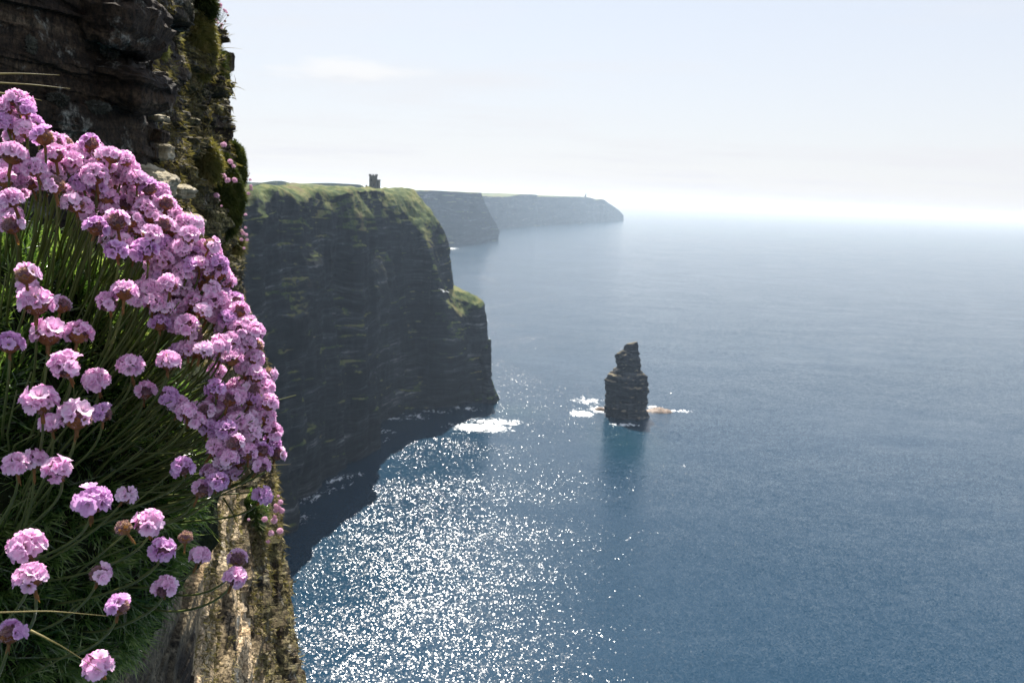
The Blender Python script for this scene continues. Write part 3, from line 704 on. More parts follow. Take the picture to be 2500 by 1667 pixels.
tuft_thing('grass_tuft', 'russet and olive grass tuft high on the cliff edge', 'grass', 478, 105, 4.1, 34, 80, 12000, .028, .004, M['tuft'], SW, .6, .3, coremat=M['growth'])
tuft_thing('moss_cushion', 'round dark green cushion under the high russet grass', 'moss', 525, 155, 4.4, 18, 34, 1500, .05, .003, M['moss'], SW, .85, .3)
tuft_thing('grass_tuft', 'dark green tuft at the very top of the cliff edge', 'grass', 488, 8, 4.2, 30, 40, 3500, .03, .004, M['moss'], SW, .5, .4)
tuft_thing('lichen_cushion', 'pale yellow-green lichen cushion near the top of the cliff', 'lichen', 418, 42, 1.92, 18, 18, 1500, .016, .0016, M['ylichen'], (.2, -.5, .3), .9, .1, coremat=M['ylichen'])
tuft_thing('lichen_cushion', 'small yellow-green lichen cushion beside the overhang tip', 'lichen', 385, 125, 1.75, 18, 14, 1200, .014, .0016, M['ylichen'], (.2, -.5, .3), .9, .1, coremat=M['ylichen'])
tuft_thing('lichen_cushion', 'bright yellow-green lichen dab under the wide dark slab', 'lichen', 385, 225, 1.6, 11, 12, 800, .012, .0014, M['ylichen'], (.2, -.5, .3), .9, .1, coremat=M['ylichen'])
tuft_thing('thrift_cushion', 'small green thrift cushion low on the cliff edge', 'plant', 612, 1245, 3.0, 24, 46, 5000, .035, .003, M['leaf'], SW, .8, .3)
tuft_thing('moss_cushion', 'dark shaded moss trail under the small green cushion', 'moss', 622, 1315, 3.0, 12, 46, 2200, .02, .003, M['moss'], SW, .85, .4)
tuft_thing('moss_cushion', 'green mossy lip on the cliff edge beneath the big cushion', 'moss', 575, 600, 3.9, 14, 20, 900, .04, .003, M['tuft'], SW, .85, .3)
for i, (px, py, D, r1, r2, lab) in enumerate([(250, 95, 1.36, 22, 34, 'grey crusty lichen patch high on the dark rock face'), (262, 125, 1.36, 24, 16, 'grey crusty lichen patch below the dark overhanging block'),
        (140, 244, 1.3, 22, 12, 'grey lichen patch on the shaded rock above the flowers, left one of two'), (230, 262, 1.32, 30, 12, 'grey lichen patch on the shaded rock above the flowers, right one of two'),
        (70, 110, 1.25, 14, 22, 'faint grey lichen patch at the far left of the dark face')]):
    tuft_thing('lichen_patch', lab, 'lichen', px, py, D, r1, r2, 1400, .005, .0022, M['lichen'], (.2, -.8, .1), .7, .1, coremat=M['lichen'])

# growth on the sea-facing wall: one mass of moss, dead leaves and lichen scraps
sel = []
fl = g.reshape(-1, 3); Nf = N.reshape(-1, 3)
dist = np.linalg.norm(fl[:, :2], axis=1)
dens = fbm(fl / .35, 4, 91)
cand = np.where((dist > 1.75) & (dist < 5.6) & (dens > -.05))[0]
pick = rng.choice(cand, 42000)
L = rng.uniform(.006, .022, len(pick)) * np.clip(dist[pick] / 2.6, .6, 1.5)
V, f = blades(fl[pick], Nf[pick] + rng.normal(size=(len(pick), 3)) * .9 + [0, 0, .1], L, .0045 * np.clip(dist[pick] / 2.6, .5, 1.5), .8, .2, 3)
tag(link('wall_growth', mesh_np('wall_growth', V, f), M['growth']), 'scrubby brown and olive growth clinging all over the sea-facing rock', 'moss', kind='stuff')

# ------------------------------------------------------------------ thrift cushion mound
RIGHT, UP, FWD = CMn[:, 0], CMn[:, 1], -CMn[:, 2]
MC = at_depth(30, 1155, .83); AX = np.array([478 / FPX * .8, 610 / FPX * .8, .27])
def mound_local(n): return n
def m2w(P): return MC + P[..., 0:1] * RIGHT + P[..., 1:2] * UP + P[..., 2:3] * FWD
nu, nv = 220, 160; t1 = np.linspace(0, 2 * math.pi, nu + 1)[:-1]; ph = np.linspace(-math.pi / 2, math.pi / 2, nv)
nn = np.stack([np.outer(np.cos(t1), np.cos(ph)), np.outer(np.ones(nu), np.sin(ph)), np.outer(np.sin(t1), np.cos(ph))], -1)
def mlump(n): return 1 + .10 * fbm(n * 2.3 + 4, 4, 61) + .09 * fbm(n * 8, 3, 66)
mnd = m2w(nn * AX * mlump(nn)[..., None] * .97)
t = NT('cushion_soil'); t.bsdf(t.ramp(t.noise(t.pos, 60, 6, .7), [(.35, (.006, .01, .004)), (.6, (.02, .025, .01)), (.75, (.06, .05, .02))]), .95, t.bump(t.noise(t.pos, 120, 4), .8, .01), .1); M['soil'] = t.m
CU = empty('thrift_cushion', tuple(map(float, MC)))
link('cushion_core', shade(mesh_np('cushion_core', local(mnd, MC), grid_faces(nu, nv, True))), M['soil'], CU)
nro, per = 1900, 34
n = nro * per
u_ = rng.uniform(-1, 1, nro); th = rng.uniform(math.pi, 2 * math.pi, nro); rr = np.sqrt(1 - u_ ** 2)
dn = np.stack([rr * np.cos(th), u_, rr * np.sin(th)], -1)          # camera-facing half (local -z is towards the camera)
tot = rng.uniform(-.25, .0, n)[:, None] * 0
pos = m2w(dn * AX * mlump(dn)[..., None] * .965)
nw = (dn / AX); nw = nw[:, 0:1] * RIGHT + nw[:, 1:2] * UP + nw[:, 2:3] * FWD; nw /= np.linalg.norm(nw, axis=1, keepdims=True)
axr = nw * .8 + np.array([0, 0, .3]) + RIGHT * .12 + rng.normal(size=(nro, 3)) * .35
pos = np.repeat(pos, per, 0) + rng.normal(size=(n, 3)) * .0018
dirs = np.repeat(axr, per, 0) + rng.normal(size=(n, 3)) * .62
V, f = blades(pos, dirs, rng.uniform(.011, .030, n), rng.uniform(.0010, .0018, n), .45, .15, 5)
tag(link('thrift_leaves', mesh_np('thrift_leaves', local(V, MC), f), M['leaf'], CU), kind='stuff')
tag(CU, 'large dark green thrift cushion filling the left foreground below the pink heads', 'plant')

def hit_mound(px, py):
    o = np.array([0, 0, HCAM]) - MC; r = rays(px, py)
    ol = np.array([o @ RIGHT, o @ UP, o @ FWD]) / AX; rl = np.array([r @ RIGHT, r @ UP, r @ FWD]) / AX
    a, b_, c_ = rl @ rl, 2 * ol @ rl, ol @ ol - 1; disc = b_ * b_ - 4 * a * c_
    if disc >= 0: tt = (-b_ - math.sqrt(disc)) / (2 * a)
    else: tt = -b_ / (2 * a)
    q = ol + rl * tt; q = q / np.linalg.norm(q)
    return m2w((q * AX)[None] * .96)[0]

# ------------------------------------------------------------------ thrift heads
def make_head(seedv, full=1.0, size=.0118):
    """unit head: origin where stem meets head, axis +Z"""
    rr = random.Random(seedv); Rr = size; cz = Rr * .55
    pv, pf = [], []; cv, cf = ([], []), None
    nfl = 21; ga = math.pi * (3 - math.sqrt(5))
    cal = ([], [])
    bare = Vector((rr.gauss(0, 1), rr.gauss(0, 1), .4)).normalized()
    for i in range(nfl):
        z = 1 - (i + .5) / nfl * 1.22
        rad = math.sqrt(max(0, 1 - z * z)); th = i * ga + rr.uniform(-.25, .25)
        d = Vector((rad * math.cos(th), rad * math.sin(th), z * .9 + .12)).normalized()
        d = (d + Vector([rr.gauss(0, .08) for _ in range(3)])).normalized()
        if d.dot(bare) > full or rr.random() < .08: continue
        a = d.orthogonal().normalized(); b = d.cross(a)
        r0 = Rr * rr.uniform(.5, .6); out = Rr * rr.uniform(.86, 1.2); open_ = rr.uniform(.45, 1.0)
        pl = Rr * rr.uniform(.44, .66); ph0 = rr.uniform(0, 6.28)
        C0 = Vector((0, 0, cz)) + d * r0
        for k in range(5):
            th = ph0 + k * 2 * math.pi / 5 + rr.uniform(-.08, .08); pd = a * math.cos(th) + b * math.sin(th); ps = d.cross(pd)
            o = len(pv); tilt = open_ * rr.uniform(.85, 1.15)
            # rows along the petal: (axial, radial, halfwidth, side lift)
            for (ax_, ra, hw, sl) in ((0, .05, .05, 0), (.30, .16, .16, .03), (.62, .55, .40, .10), (.80, .92, .42, .12), (.83, 1.12, .24, .05)):
                cA = C0 + d * (ax_ * (out - r0) * 1.0) + pd * (ra * pl * tilt)
                for s_ in (-1, 0, 1):
                    lift = sl * abs(s_) * pl
                    notch = -.12 * pl if (ra > 1.1 and s_ == 0) else 0
                    pv.append(cA + ps * (hw * pl * 1.15 * s_) + d * lift + pd * notch)
            for r_ in range(4):
                for c_ in range(2):
                    q = o + r_ * 3 + c_; pf.append((q, q + 1, q + 4, q + 3))
    # papery calyces between the florets, a fuzzy dome
    cal = ([], []); nc = 60
    for i in range(nc):
        z = 1 - (i + .5) / nc * 1.45; rad = math.sqrt(max(0, 1 - z * z)); th = i * ga
        d = Vector((rad * math.cos(th), rad * math.sin(th), z)).normalized(); d = (d + Vector([rr.gauss(0, .12) for _ in range(3)])).normalized()
        p0 = Vector((0, 0, cz)) + d * Rr * .3; p1 = Vector((0, 0, cz)) + d * Rr * rr.uniform(.62, .78)
        tube(cal, [p0, (p0 + p1) / 2, p1], [Rr * .07, Rr * .10, Rr * .14], 5, False)
        for k in range(5):
            e = d.orthogonal().normalized(); e = Quaternion(d, k * 1.2566) @ e; o = len(cal[0])
            cal[0].extend([tuple(p1 + e * Rr * .10 + e.cross(d) * Rr * .04), tuple(p1 + e * Rr * .10 - e.cross(d) * Rr * .04), tuple(p1 + e * Rr * .15 + d * Rr * .12)])
            cal[1].append((o, o + 1, o + 2))
    o = len(cal[0]); nu, nv = 12, 8
    for i in range(nu):
        for j in range(nv):
            th = 2 * math.pi * i / nu; phv = -math.pi / 2 + math.pi * j / (nv - 1)
            cal[0].append((Rr * .56 * math.cos(th) * math.cos(phv), Rr * .56 * math.sin(th) * math.cos(phv), cz + Rr * .5 * math.sin(phv)))
    for i in range(nu):
        for j in range(nv - 1): i2 = (i + 1) % nu; cal[1].append((o + i * nv + j, o + i2 * nv + j, o + i2 * nv + j + 1, o + i * nv + j + 1))
    # bracts: overlapping scales cupping the underside
    br = ([], [])
    for ring, (cnt, zb, ztop, rb, rt) in enumerate(((6, -.12, .34, .18, .58), (7, -.05, .54, .3, .70), (8, .05, .66, .35, .74))):
        for k in range(cnt):
            th = 2 * math.pi * k / cnt + ring * .5; w_ = .62 * 2 * math.pi / cnt; o = len(br[0])
            for j, q in enumerate((0, .35, .7, 1.0)):
                zz_ = (zb + (ztop - zb) * q ** 1.3) * Rr + (cz - Rr * .55); r2 = (rb + (rt - rb) * math.sin(q * math.pi / 2)) * Rr * (1 + ring * .02)
                ww = w_ * (1, 1, .8, .15)[j]
                for s_ in (-1, 0, 1): br[0].append((r2 * math.cos(th + s_ * ww), r2 * math.sin(th + s_ * ww), zz_))
            for r_ in range(3):
                for c_ in range(2): q = o + r_ * 3 + c_; br[1].append((q, q + 1, q + 4, q + 3))
    # brown tubular sheath below the head, torn at its lower end
    sh = ([], []); n_ = 8; Ls = rr.uniform(.006, .014)
    for j, q in enumerate((0, .3, .7, 1)):
        for k in range(n_):
            th = 2 * math.pi * k / n_; r2 = (.0021, .0015, .0013, .0015)[j] * rr.uniform(.9, 1.15); zz_ = -Ls * q * (1 if j < 3 else rr.uniform(.8, 1.5))
            sh[0].append((r2 * math.cos(th), r2 * math.sin(th), zz_ + .0012))
    for j in range(3):
        for k in range(n_): k2 = (k + 1) % n_; sh[1].append((j * n_ + k, j * n_ + k2, (j + 1) * n_ + k2, (j + 1) * n_ + k))
    pm = bpy.data.meshes.new('petals'); pm.from_pydata([tuple(v) for v in pv], [], pf); shade(pm)
    return pm, mb_mesh('calyx', cal), mb_mesh('bracts', br, True), mb_mesh('sheath', sh, True)
HV = []
for i in range(9):
    pm, ca, br, sh = make_head(100 + i, (1.5, .45, 1.5, .6, 1.5, .3, 1.5, .7, 1.5)[i])
    pm.materials.append(M['petal'][(0, 1, 0, 2, 0, 1, 2, 0, 0)[i]]); ca.materials.append(M['calyx']); br.materials.append(M['bract']); sh.materials.append(M['sheath'])
    HV.append((pm, ca, br, sh))

def reg(ox, oy, s, items): return [(ox + x / s, oy + y / s, wd / s, tl) for x, y, wd, tl in items]
H = []
H += reg(0, 220, 5.226, [(60,240,260,-10),(200,130,170,0),(310,240,170,10),(60,420,190,0),(170,470,140,0),(420,430,290,-5),(560,600,370,-5),(160,830,420,0),(840,690,300,10),(700,830,330,0),
  (1150,680,290,0),(930,920,260,0),(1190,890,290,0),(1330,830,250,15),(1430,850,300,15),(1580,900,200,20),(440,1010,340,-5),(740,1010,220,5),(60,1150,330,0),(400,1190,320,0),(690,1210,390,0),
  (1030,1190,320,0),(1210,1090,390,5),(1480,1060,260,10),(1740,1140,300,5),(1250,1270,230,10),(150,1400,350,0),(950,1450,380,0),(1210,1430,230,10),(1370,1380,190,10),(1590,1460,260,10),
  (1900,1260,230,10),(2050,1300,250,25),(2000,1400,280,15),(1830,1500,260,5),(2120,1450,160,30),(1650,990,160,10)])
H += reg(0, 480, 5.226, [(150,370,370,0),(1230,400,340,15),(1490,320,380,5),(1650,450,210,20),(1680,310,260,20),(1830,450,260,20),(1490,700,340,5),(1850,700,390,0),(2070,180,230,20),(2090,360,200,20),
  (2120,780,200,20),(330,1000,390,0),(350,1160,260,0),(460,1370,480,5),(790,1390,300,10),(1380,1360,330,10),(1590,1220,350,5),(1920,1180,300,10),(2080,1020,300,10),(1950,880,260,10),(2160,1200,250,0),(1960,1360,200,15),(2110,1440,270,10)])
H += reg(360, 480, 5.6, [(230,380,240,15),(420,330,210,10),(640,370,300,15),(570,540,320,10),(870,660,300,35),(220,650,260,10),(380,620,260,15),(480,700,200,20),(600,790,200,15),(230,860,200,10),(370,900,230,0),
  (580,960,320,15),(870,860,260,20),(980,930,140,30),(720,950,140,10),(850,1060,220,15),(1081,1160,200,30),(980,1180,140,20),(300,1210,340,10),(670,1160,280,10),(750,1140,200,20),(870,1260,220,15),(1010,1290,200,20),
  (640,1450,260,10),(970,1400,260,10),(1180,1420,220,25),(550,1230,200,10)])
H += reg(360, 720, 5.6, [(230,180,230,0),(400,190,230,10),(620,90,230,20),(750,220,240,20),(170,400,280,0),(540,430,380,5),(930,290,180,20),(1090,330,200,20),(1040,490,300,10),(1370,370,250,20),(1470,500,240,30),
  (1490,700,290,20),(740,750,340,15),(560,750,180,0),(1010,850,270,25),(1180,780,240,20),(1320,960,230,10),(1400,1110,280,35),(1660,1080,260,50),(1600,1260,200,45),(290,920,380,5),(930,1280,290,5),(1120,1430,190,15),
  (1230,1390,190,15),(1420,1420,220,20),(1540,1530,200,30),(280,1390,280,20),(1250,220,200,20)])
H += reg(360, 940, 5.226, [(500,340,280,5),(740,330,200,10),(860,440,160,20),(1070,490,310,10),(1290,430,170,10),(1520,420,260,25),(1350,620,280,10),(1590,600,210,30),(1580,740,250,25),(1650,880,180,25),(1460,850,240,10),
  (790,560,290,25),(860,800,320,25),(1110,740,200,0),(1280,870,140,0),(1170,960,220,10),(1430,1030,260,30),(960,980,170,10),(1090,1130,220,15),(450,1050,230,0),(800,1120,260,10),(890,1240,200,20),(680,1340,330,20),(1470,1410,310,35)])
H += reg(0, 800, 3.136, [(75,130,230,0),(370,50,290,0),(600,50,240,10),(510,300,280,10),(740,410,240,15),(310,570,300,0),(590,680,330,0),(790,660,210,15),(390,740,150,0),(995,295,230,0),(1110,490,180,15),(120,1050,240,0),(260,1020,180,0),(440,1090,250,5)])
H += reg(0, 1167, 3.136, [(700,180,330,5),(970,130,190,35),(1130,350,260,10),(1240,550,230,20),(1530,600,180,20),(1820,620,160,20),(1800,760,190,30),(1255,840,210,20),(915,980,220,15),(760,730,220,15),(210,530,330,0),(240,760,290,0),(80,1190,250,0),(750,1440,270,0)])

band = [h for h in H if (h[0] * .9 + 250 > h[1] * .55 or h[1] < 620) and h[1] < 1130]
fr = random.Random(5); extra = []
for h in band * 3:
    nb = [q for q in band if q is not h and math.hypot(q[0] - h[0], q[1] - h[1]) < 80]
    if len(nb) < 3: continue
    q = fr.choice(nb); m_ = ((h[0] + q[0]) / 2 + fr.uniform(-8, 8), (h[1] + q[1]) / 2 + fr.uniform(-8, 8))
    if all(math.hypot(e[0] - m_[0], e[1] - m_[1]) > 23 for e in extra) and all(math.hypot(e[0] - m_[0], e[1] - m_[1]) > 15 for e in H): extra.append((m_[0], m_[1], fr.uniform(44, 62), fr.uniform(0, 35)))
NREAL = len(H); NSMALL = 20 + 8 + 14 + 13 + 30
fr.shuffle(extra); CAP = max(0, 298 - NREAL - NSMALL); rest = extra[CAP:]; H += extra[:CAP]
ORD = ['first', 'second', 'third', 'fourth', 'fifth', 'sixth', 'seventh', 'eighth', 'ninth', 'tenth', 'eleventh', 'twelfth', 'thirteenth', 'fourteenth', 'fifteenth', 'sixteenth', 'seventeenth', 'eighteenth', 'nineteenth', 'twentieth']
def ordn(k): return ORD[k] if k < 20 else ('twenty', 'thirty', 'forty', 'fifty', 'sixty')[k // 10 - 2] + ('-' + ORD[k % 10 - 1] if k % 10 else '-zeroth').replace('-zeroth', 'th')
# rows across the mass, so that each head can be named by its place
rows = [(0, 330, 'at the topmost end of the clump'), (330, 400, 'under the topmost heads'), (400, 450, 'level with the tower'), (450, 505, 'level with the horizon'),
        (505, 560, 'just below the horizon'), (560, 625, 'in the wide row below that'), (625, 690, 'in the upper middle row'), (690, 745, 'level with the gull'),
        (745, 800, 'just below the gull'), (800, 865, 'level with the stack top'), (865, 930, 'level with the middle of the stack'), (930, 985, 'level with the lower stack'), (985, 1045, 'level with the stack foot'),
        (1045, 1115, 'level with the glare patch'), (1115, 1200, 'over the dark shaded leaves'), (1200, 1300, 'beside the pale lower rock'), (1300, 1420, 'where stems reach over rock'), (1420, 1560, 'in the second lowest row'), (1560, 1700, 'at the bottom edge of the photo')]
rowidx = {}
for i, h in enumerate(H):
    for k, (a, b, _) in enumerate(rows):
        if a <= h[1] < b: rowidx.setdefault(k, []).append(i)
LAB = {}
for k, ids in rowidx.items():
    ids.sort(key=lambda i: H[i][0])
    for q, i in enumerate(ids): LAB[i] = 'pink thrift head %s, %s from the left' % (rows[k][2], ordn(q))

def stem_mesh(P0, P1, P2, P3, r0, r1, seg=10, n=6):
    mb = ([], []); pts, rad = [], []
    for i in range(seg + 1):
        q = i / seg; a = (1 - q)
        pts.append(P0 * a ** 3 + P1 * 3 * a * a * q + P2 * 3 * a * q * q + P3 * q ** 3); rad.append(r0 + (r1 - r0) * q)
    tube(mb, pts, rad, n); return mb_mesh('stem', mb, True)
rnd = random.Random(11)
Rt, Up, Fw = Vector(RIGHT), Vector(UP), Vector(FWD)
order = sorted(range(len(H)))
for i in order:
    px, py, wd, tl = H[i]
    D = .455 + .00021 * px + .000135 * (1400 - py); D *= 1 + rnd.uniform(-.03, .03)
    if i >= NREAL: D += rnd.uniform(.0, .04)
    sz = wd * D / FPX / (.0289 if py < 1100 else .0295)                     # photo width against the model head's width
    if sz > 1.3: D *= 1.3 / sz * rnd.uniform(.99, 1.02); sz = wd * D / FPX / .0292
    if sz < .66: sz = .66; D *= 1.06
    # axis of the head: image tilt plus a lean towards or away from the camera
    ta = R(tl + rnd.uniform(-6, 6)); lean = R(rnd.uniform(-8, 42))
    ax = (Up * math.cos(ta) + Rt * math.sin(ta)); ax = (ax * math.cos(lean) - Fw * math.sin(lean)).normalized()
    cpt = Vector(at_depth(px, py, D)); basep = cpt - ax * (.0118 * .60 * sz)
    fx, fy = -20.0, max(1420.0, py + 240)
    dx, dy = fx - px, fy - py; ln = math.hypot(dx, dy); Lp = min(rnd.uniform(200, 330), ln * .8)
    root = Vector(hit_mound(px + dx / ln * Lp + rnd.uniform(-14, 14), py + dy / ln * Lp + rnd.uniform(-14, 14)))
    E = empty('sea_thrift', root)
    q = ax.to_track_quat('Z', 'Y') @ Quaternion((0, 0, 1), rnd.uniform(0, 6.28))
    hv = HV[rnd.randrange(len(HV))]
    for nm, me in zip(('petals', 'calyx', 'bracts', 'sheath'), hv):
        o = bpy.data.objects.new(nm, me); C.objects.link(o); o.parent = E
        o.location = basep - root; o.rotation_mode = 'QUATERNION'; o.rotation_quaternion = q; o.scale = (sz,) * 3
    dv = basep - root; Ls = dv.length
    nr = (root - Vector(MC)).normalized()
    P0 = Vector((0, 0, 0)); P1 = P0 + (dv.normalized() * .8 + nr * .25 + Vector([rnd.gauss(0, .12) for _ in range(3)])) * Ls * .33
    P2 = dv - ax * min(Ls * .3, .028); me = stem_mesh(P0, P1, P2, dv, .00105, .0009); me.materials.append(M['stem'])
    link('stem', me, None, E)
    tag(E, LAB[i], 'flower', 'pink thrift heads of the near clump')

# further heads packed behind these, past the first few hundred, as one mass
def mesh_arrays(me):
    v = np.empty(len(me.vertices) * 3); me.vertices.foreach_get('co', v)
    return v.reshape(-1, 3), [tuple(p.vertices) for p in me.polygons]
HA = [[mesh_arrays(m_) for m_ in hv[:3]] for hv in HV]
mv, mf, mi = [], [], []; base_ = 0
for (px, py, wd, tl) in rest:
    D = .455 + .00021 * px + .000135 * (1400 - py) + rnd.uniform(.02, .05); sz = max(.66, wd * D / FPX / .0289)
    ta = R(tl + rnd.uniform(-6, 6)); lean = R(rnd.uniform(-8, 42)); ax = (Up * math.cos(ta) + Rt * math.sin(ta)); ax = (ax * math.cos(lean) - Fw * math.sin(lean)).normalized()
    q = (ax.to_track_quat('Z', 'Y') @ Quaternion((0, 0, 1), rnd.uniform(0, 6.28))).to_matrix(); k_ = rnd.choice([0, 2, 4, 6, 8])
    for part_i, (v, f) in enumerate(HA[k_]):
        vv = v * sz @ np.array(q).T + np.array(Vector(at_depth(px, py, D)) - ax * (.0118 * .6 * sz)); mv.append(vv); mf += [tuple(a + base_ for a in p_) for p_ in f]; mi += [part_i] * len(f); base_ += len(vv)
if rest:
    me = bpy.data.meshes.new('thrift_heads'); me.from_pydata(np.concatenate(mv).tolist(), [], mf)
    for m_ in (M['petal'][0], M['calyx'], M['bract']): me.materials.append(m_)
    me.polygons.foreach_set('material_index', mi); shade(me)
    tag(link('thrift_heads', me), 'further pink thrift heads packed behind the nearer ones in the dense band', 'flower', kind='stuff')

# extra bare stems and long leaves reaching out of the cushion, one uncountable mass with it
roots, ends = [], []
ns = 230
for k in range(ns):
    i = rnd.randrange(len(H)); px, py, wd, tl = H[i]
    if py > 1150 and rnd.random() < .75: continue
    D = .455 + .00021 * px + .000135 * (1400 - py) + rnd.uniform(.01, .06)
    ex, ey = px + rnd.gauss(0, 30), py + rnd.gauss(0, 30) + 30; e = Vector(at_depth(ex, ey, D))
    dx, dy = -20 - px, max(1420, py + 240) - py; ln = math.hypot(dx, dy); Lp = min(rnd.uniform(180, 320), ln * .8)
    roots.append(Vector(hit_mound(px + dx / ln * Lp + rnd.gauss(0, 30), py + dy / ln * Lp + rnd.gauss(0, 30)))); ends.append(e)
mb = ([], [])
for a, e in zip(roots, ends):
    q = rnd.uniform(.55, .98); e = a + (e - a) * q; m_ = (a + e) / 2 + Vector([rnd.gauss(0, .004) for _ in range(3)])
    tube(mb, [a - Vector(MC), m_ - Vector(MC), e - Vector(MC)], [.0009, .0008, .0005], 4)
o = link('flower_stalks', mb_mesh('flower_stalks', mb, True), M['stem'], CU); o['kind'] = 'stuff'

# dry brown seed head low on the right of the cushion, and long grass blades
def grass_blade(pts, D, label, wdt=.0016, mat='dry'):
    P = [Vector(at_depth(x, y, d)) for (x, y), d in zip(pts, D)]; o0 = P[0]; mb = ([], []); nseg = 14; path = []
    for i in range(nseg + 1):
        q = i / nseg * (len(P) - 1); k = min(int(q), len(P) - 2); f_ = q - k; path.append(P[k].lerp(P[k + 1], f_) - o0)
    for _ in range(3):
        path = [path[0]] + [(path[i - 1] + path[i] * 2 + path[i + 1]) / 4 for i in range(1, nseg)] + [path[-1]]
    tube(mb, path, [wdt * (.6 * (1 - (i / nseg)) + .12) for i in range(nseg + 1)], 5)
    o = link('dry_grass', mb_mesh('dry_grass', mb, True), M[mat]); o.location = o0
    return tag(o, label, 'grass')
grass_blade([(-60, 181), (60, 180), (145, 184)], (.8, .82, .85), 'topmost long dry grass blade crossing the dark rock')
grass_blade([(-60, 200), (80, 207), (171, 217)], (.8, .82, .85), 'middle long dry grass blade crossing the dark rock')
grass_blade([(-50, 222), (40, 232), (102, 246)], (.75, .76, .78), 'lowest long dry grass blade just above the topmost heads')
grass_blade([(560, 1150), (640, 1136), (710, 1133)], (.66, .67, .68), 'single pale grass blade sticking out over the dark sea shadow', .001)
grass_blade([(-20, 1495), (120, 1490), (262, 1503)], (.44, .44, .46), 'pale blade lying across the stems near the bottom left', .0008)
grass_blade([(75, 1538), (120, 1560), (160, 1582), (250, 1640)], (.42, .42, .43, .44), 'yellowish blade bending down near the bottom left corner', .0009)
grass_blade([(545, 1215), (570, 1255), (584, 1290)], (.66, .67, .67), 'dark bent stalk hanging right of the lower heads', .0011, 'moss')

def bud(px, py, D, wd, tl, label):
    s = wd * D / FPX / .016; c_ = Vector(at_depth(px, py, D)); ax = (Up * math.cos(R(tl)) + Rt * math.sin(R(tl))).normalized()
    root = Vector(hit_mound(px - 150, py + 150)); E = empty('seed_head', root); q = ax.to_track_quat('Z', 'Y')
    for nm, me in (('bracts', HV[0][2]), ('calyx', HV[0][1]), ('sheath', HV[0][3])):
        o = bpy.data.objects.new(nm, me); C.objects.link(o); o.parent = E; o.location = c_ - root; o.rotation_mode = 'QUATERNION'; o.rotation_quaternion = q; o.scale = (s,) * 3
    dv = c_ - root; me = stem_mesh(Vector((0, 0, 0)), dv * .3 + Vector((0, 0, .004)), dv * .7, dv, .0008, .0007); me.materials.append(M['stem']); link('stem', me, None, E)
    tag(E, label, 'flower')
bud(452, 1324, .54, 30, 5, 'dry brown seed head without petals over the pale lower rock')
bud(310, 1300, .50, 34, -35, 'withered brown bud left of a pink head in the lower clump')

# ------------------------------------------------------------------ small distant thrift on the wall
def small_head(seedv):
    rr = random.Random(seedv); mb = ([], []); Rr = .011
    for i in range(34):
        z = 1 - (i + .5) / 34 * 1.3; rad = math.sqrt(max(0, 1 - z * z)); th = i * 2.4
        d = Vector((rad * math.cos(th), rad * math.sin(th), z)).normalized(); a = d.orthogonal().normalized(); b = d.cross(a)
        c_ = d * Rr * rr.uniform(.75, 1.0) + Vector((0, 0, Rr * .4)); o = len(mb[0]); s = Rr * .34
        ph_ = rr.uniform(0, 1)
        for k in range(5): mb[0].append(tuple(c_ + (a * math.cos(ph_ + k * 1.2566) + b * math.sin(ph_ + k * 1.2566)) * s + d * s * .3))
        mb[0].append(tuple(c_ - d * s * .4))
        for k in range(5): mb[1].append((o + k, o + (k + 1) % 5, o + 5))
    return mb_mesh('flower_head', mb)
def dark_head(seedv):
    rr = random.Random(seedv); mb = ([], [])
    tube(mb, [(0, 0, 0), (0, 0, .004), (0, 0, .011), (0, 0, .015)], [.002, .008, .009, .004], 8); return mb_mesh('flower_head', mb, True)
SH = [small_head(i) for i in range(4)]; DH = dark_head(3)
for m_ in SH: m_.materials.append(M['small'])
DH.materials.append(M['bract'])
def small(px, py, D, wd, rootpx, rootD, label, group, dark=False, lean=0.5):
    c_ = Vector(at_depth(px, py, D)); root = Vector(at_depth(rootpx[0], rootpx[1], rootD)); E = empty('sea_thrift', root)
    s = wd * D / FPX / .024; ax = (Vector((rnd.gauss(0, .2), rnd.gauss(0, .2), 1)) + (c_ - root).normalized() * lean).normalized()
    o = bpy.data.objects.new('flower_head', DH if dark else SH[rnd.randrange(4)]); C.objects.link(o); o.parent = E; o.location = c_ - root
    o.rotation_mode = 'QUATERNION'; o.rotation_quaternion = ax.to_track_quat('Z', 'Y'); o.scale = (s,) * 3
    dv = c_ - root; me = stem_mesh(Vector((0, 0, 0)), dv * .35 + Vector((0, 0, -.01)), dv * .75 - Vector((0, 0, .005)), dv, .0011, .0009, 6, 4)
    me.materials.append(M['stem']); link('stem', me, None, E)
    tag(E, label, 'flower', group)
G1 = 'small thrift flowers on the mossy cliff edge'
A = [(455,255,70),(500,278,45),(615,280,75),(540,350,80),(520,450,75),(520,505,60),(690,480,70),(735,530,50),(550,595,45),(575,630,45),(620,645,60),(665,700,70),(740,700,70),(525,890,80),(525,925,60),(375,882,45),(565,940,30),(590,1003,30),(565,1098,30),(455,810,25)]
B = [(880,1108,40),(875,1260,35),(835,1300,40),(850,1330,50),(888,1345,40),(830,1405,45),(900,1410,45),(862,1505,35)]
Cc = [(940,765,40),(945,800,40),(910,855,40),(890,690,35),(935,690,40),(915,640,25),(905,610,20),(930,610,20),(850,500,22),(825,512,22),(790,368,22),(765,400,22),(803,408,22),(735,285,18)]
for k, (x, y, wd) in enumerate(sorted(A, key=lambda q: q[1])):
    px, py = 420 + x / 4.9, 300 + y / 4.9
    small(px, py, 2.95, wd / 4.9, (px - 14, py + 14), 3.08, 'small pink thrift flower on the mossy cliff edge, %s from the top' % ordn(k), G1)
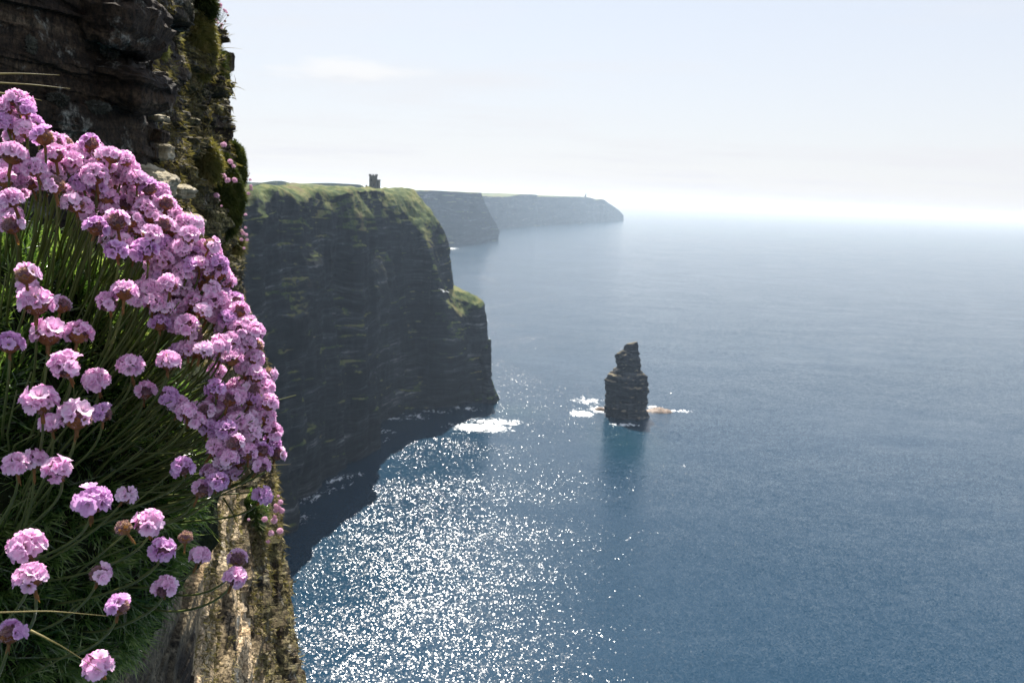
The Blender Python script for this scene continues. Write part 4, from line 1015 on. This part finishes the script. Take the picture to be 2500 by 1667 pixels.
for k, (x, y, wd) in enumerate(sorted(B, key=lambda q: q[1])):
    px, py = 420 + x / 4.9, 300 + y / 4.9
    small(px, py, 3.5, wd / 4.9, (578, py + (575 - py) * .5), 3.7, 'small thrift flower hanging below the big moss cushion, %s from the top' % ordn(k), 'small thrift flowers below the moss cushion')
for k, (x, y, wd) in enumerate(sorted(Cc, key=lambda q: q[1])):
    px, py = 420 + x / 4.9, 300 + y / 4.9
    small(px, py, 4.1, wd / 4.9, (px - 26, py + 26), 4.2, 'tiny thrift seed head outlined beyond the cliff edge, %s from the top' % ordn(k), 'small thrift heads outlined beyond the cliff edge', wd < 30)
Dd = [(1905,320,22),(2130,140,22),(2145,190,42),(2110,215,34),(2155,255,46),(2110,250,40),(2025,320,46),(2095,330,50),(2100,300,30),(2075,425,46),(2140,410,50),(2050,490,30),(2130,230,36)]
for k, (x, y, wd) in enumerate(sorted(Dd, key=lambda q: q[1])):
    px, py = x / 3.136, 1167 + y / 3.136
    small(px, py, 2.85, wd / 3.136, (624, py + (1255 - py) * .6), 2.95, 'small pink flower sprouting from the low green cushion, %s from the top' % ordn(k), 'small thrift flowers of the low cushion')
for k in range(30):
    q = k / 30; x = rnd.uniform(1085, 1200 + 70 * math.sin(min(1, q * 1.6) * 2.6)); y = 10 + 400 * q
    px, py = 200 + x / 3.564, y / 3.564
    small(px, py, 4.3 + rnd.uniform(-.1, .1), rnd.uniform(5, 9), (px - rnd.uniform(10, 26), py + rnd.uniform(20, 40)), 4.35, 'tiny thrift head at the top of the cliff edge, %s from the top' % ordn(k), 'tiny thrift heads at the top of the cliff edge', px > 545 and rnd.random() < .6)
for k, (p0, p1, lab) in enumerate([((540, 62), (568, 60), 'upper'), ((538, 100), (575, 82), 'middle'), ((532, 118), (592, 120), 'lower')]):
    grass_blade([p0, ((p0[0] + p1[0]) / 2, (p0[1] + p1[1]) / 2 - 2), p1], (4.3, 4.3, 4.3), lab + ' fine grass blade of three sticking out against the sky', .003)

# tiny flies on the flowers
def fly(px, py, label):
    D = .455 + .00021 * px + .000135 * (1400 - py) - .022; c_ = Vector(at_depth(px, py, D)); E = empty('fly', c_)
    mb = ([], []); tube(mb, [(-.0025, 0, 0), (-.0012, 0, 0), (.0005, 0, 0), (.0012, 0, 0), (.002, 0, 0), (.0026, 0, 0)], [.0003, .0009, .0008, .0005, .0007, .0003], 8); part('body', mb, M['dark'], E, True)
    for sg in (-1, 1):
        mb = ([(0, 0, .0006), (-.0012, sg * .0014, .001), (-.0032, sg * .0016, .0009), (-.0034, sg * .0008, .0008)], [(0, 1, 2, 3)]); part('wing', mb, M['window'], E)
    E.rotation_euler = (.3, .5, rnd.uniform(0, 6)); tag(E, label, 'insect')
fly(546, 684, 'small black fly on a pink head at the right edge of the upper clump')
fly(582, 1018, 'small black fly on a pink head in the lower right clump')

# ------------------------------------------------------------------ haze
mb = ([], []); box(mb, (0, 0, 115.0), (190000, 190000, 250.0))
hz = part('haze', mb, None, None)
hm = bpy.data.materials.new('haze'); hm.use_nodes = True; hn = hm.node_tree; hn.nodes.clear()
ho = hn.nodes.new('ShaderNodeOutputMaterial'); pv_ = hn.nodes.new('ShaderNodeVolumePrincipled')
pv_.inputs['Color'].default_value = (.45, .585, .75, 1); pv_.inputs['Absorption Color'].default_value = (.7, .7, .7, 1); pv_.inputs['Density'].default_value = 1.0e-4; pv_.inputs['Anisotropy'].default_value = 0.4
hn.links.new(pv_.outputs[0], ho.inputs['Volume']); hz.data.materials.append(hm)
tag(hz, kind='stuff')
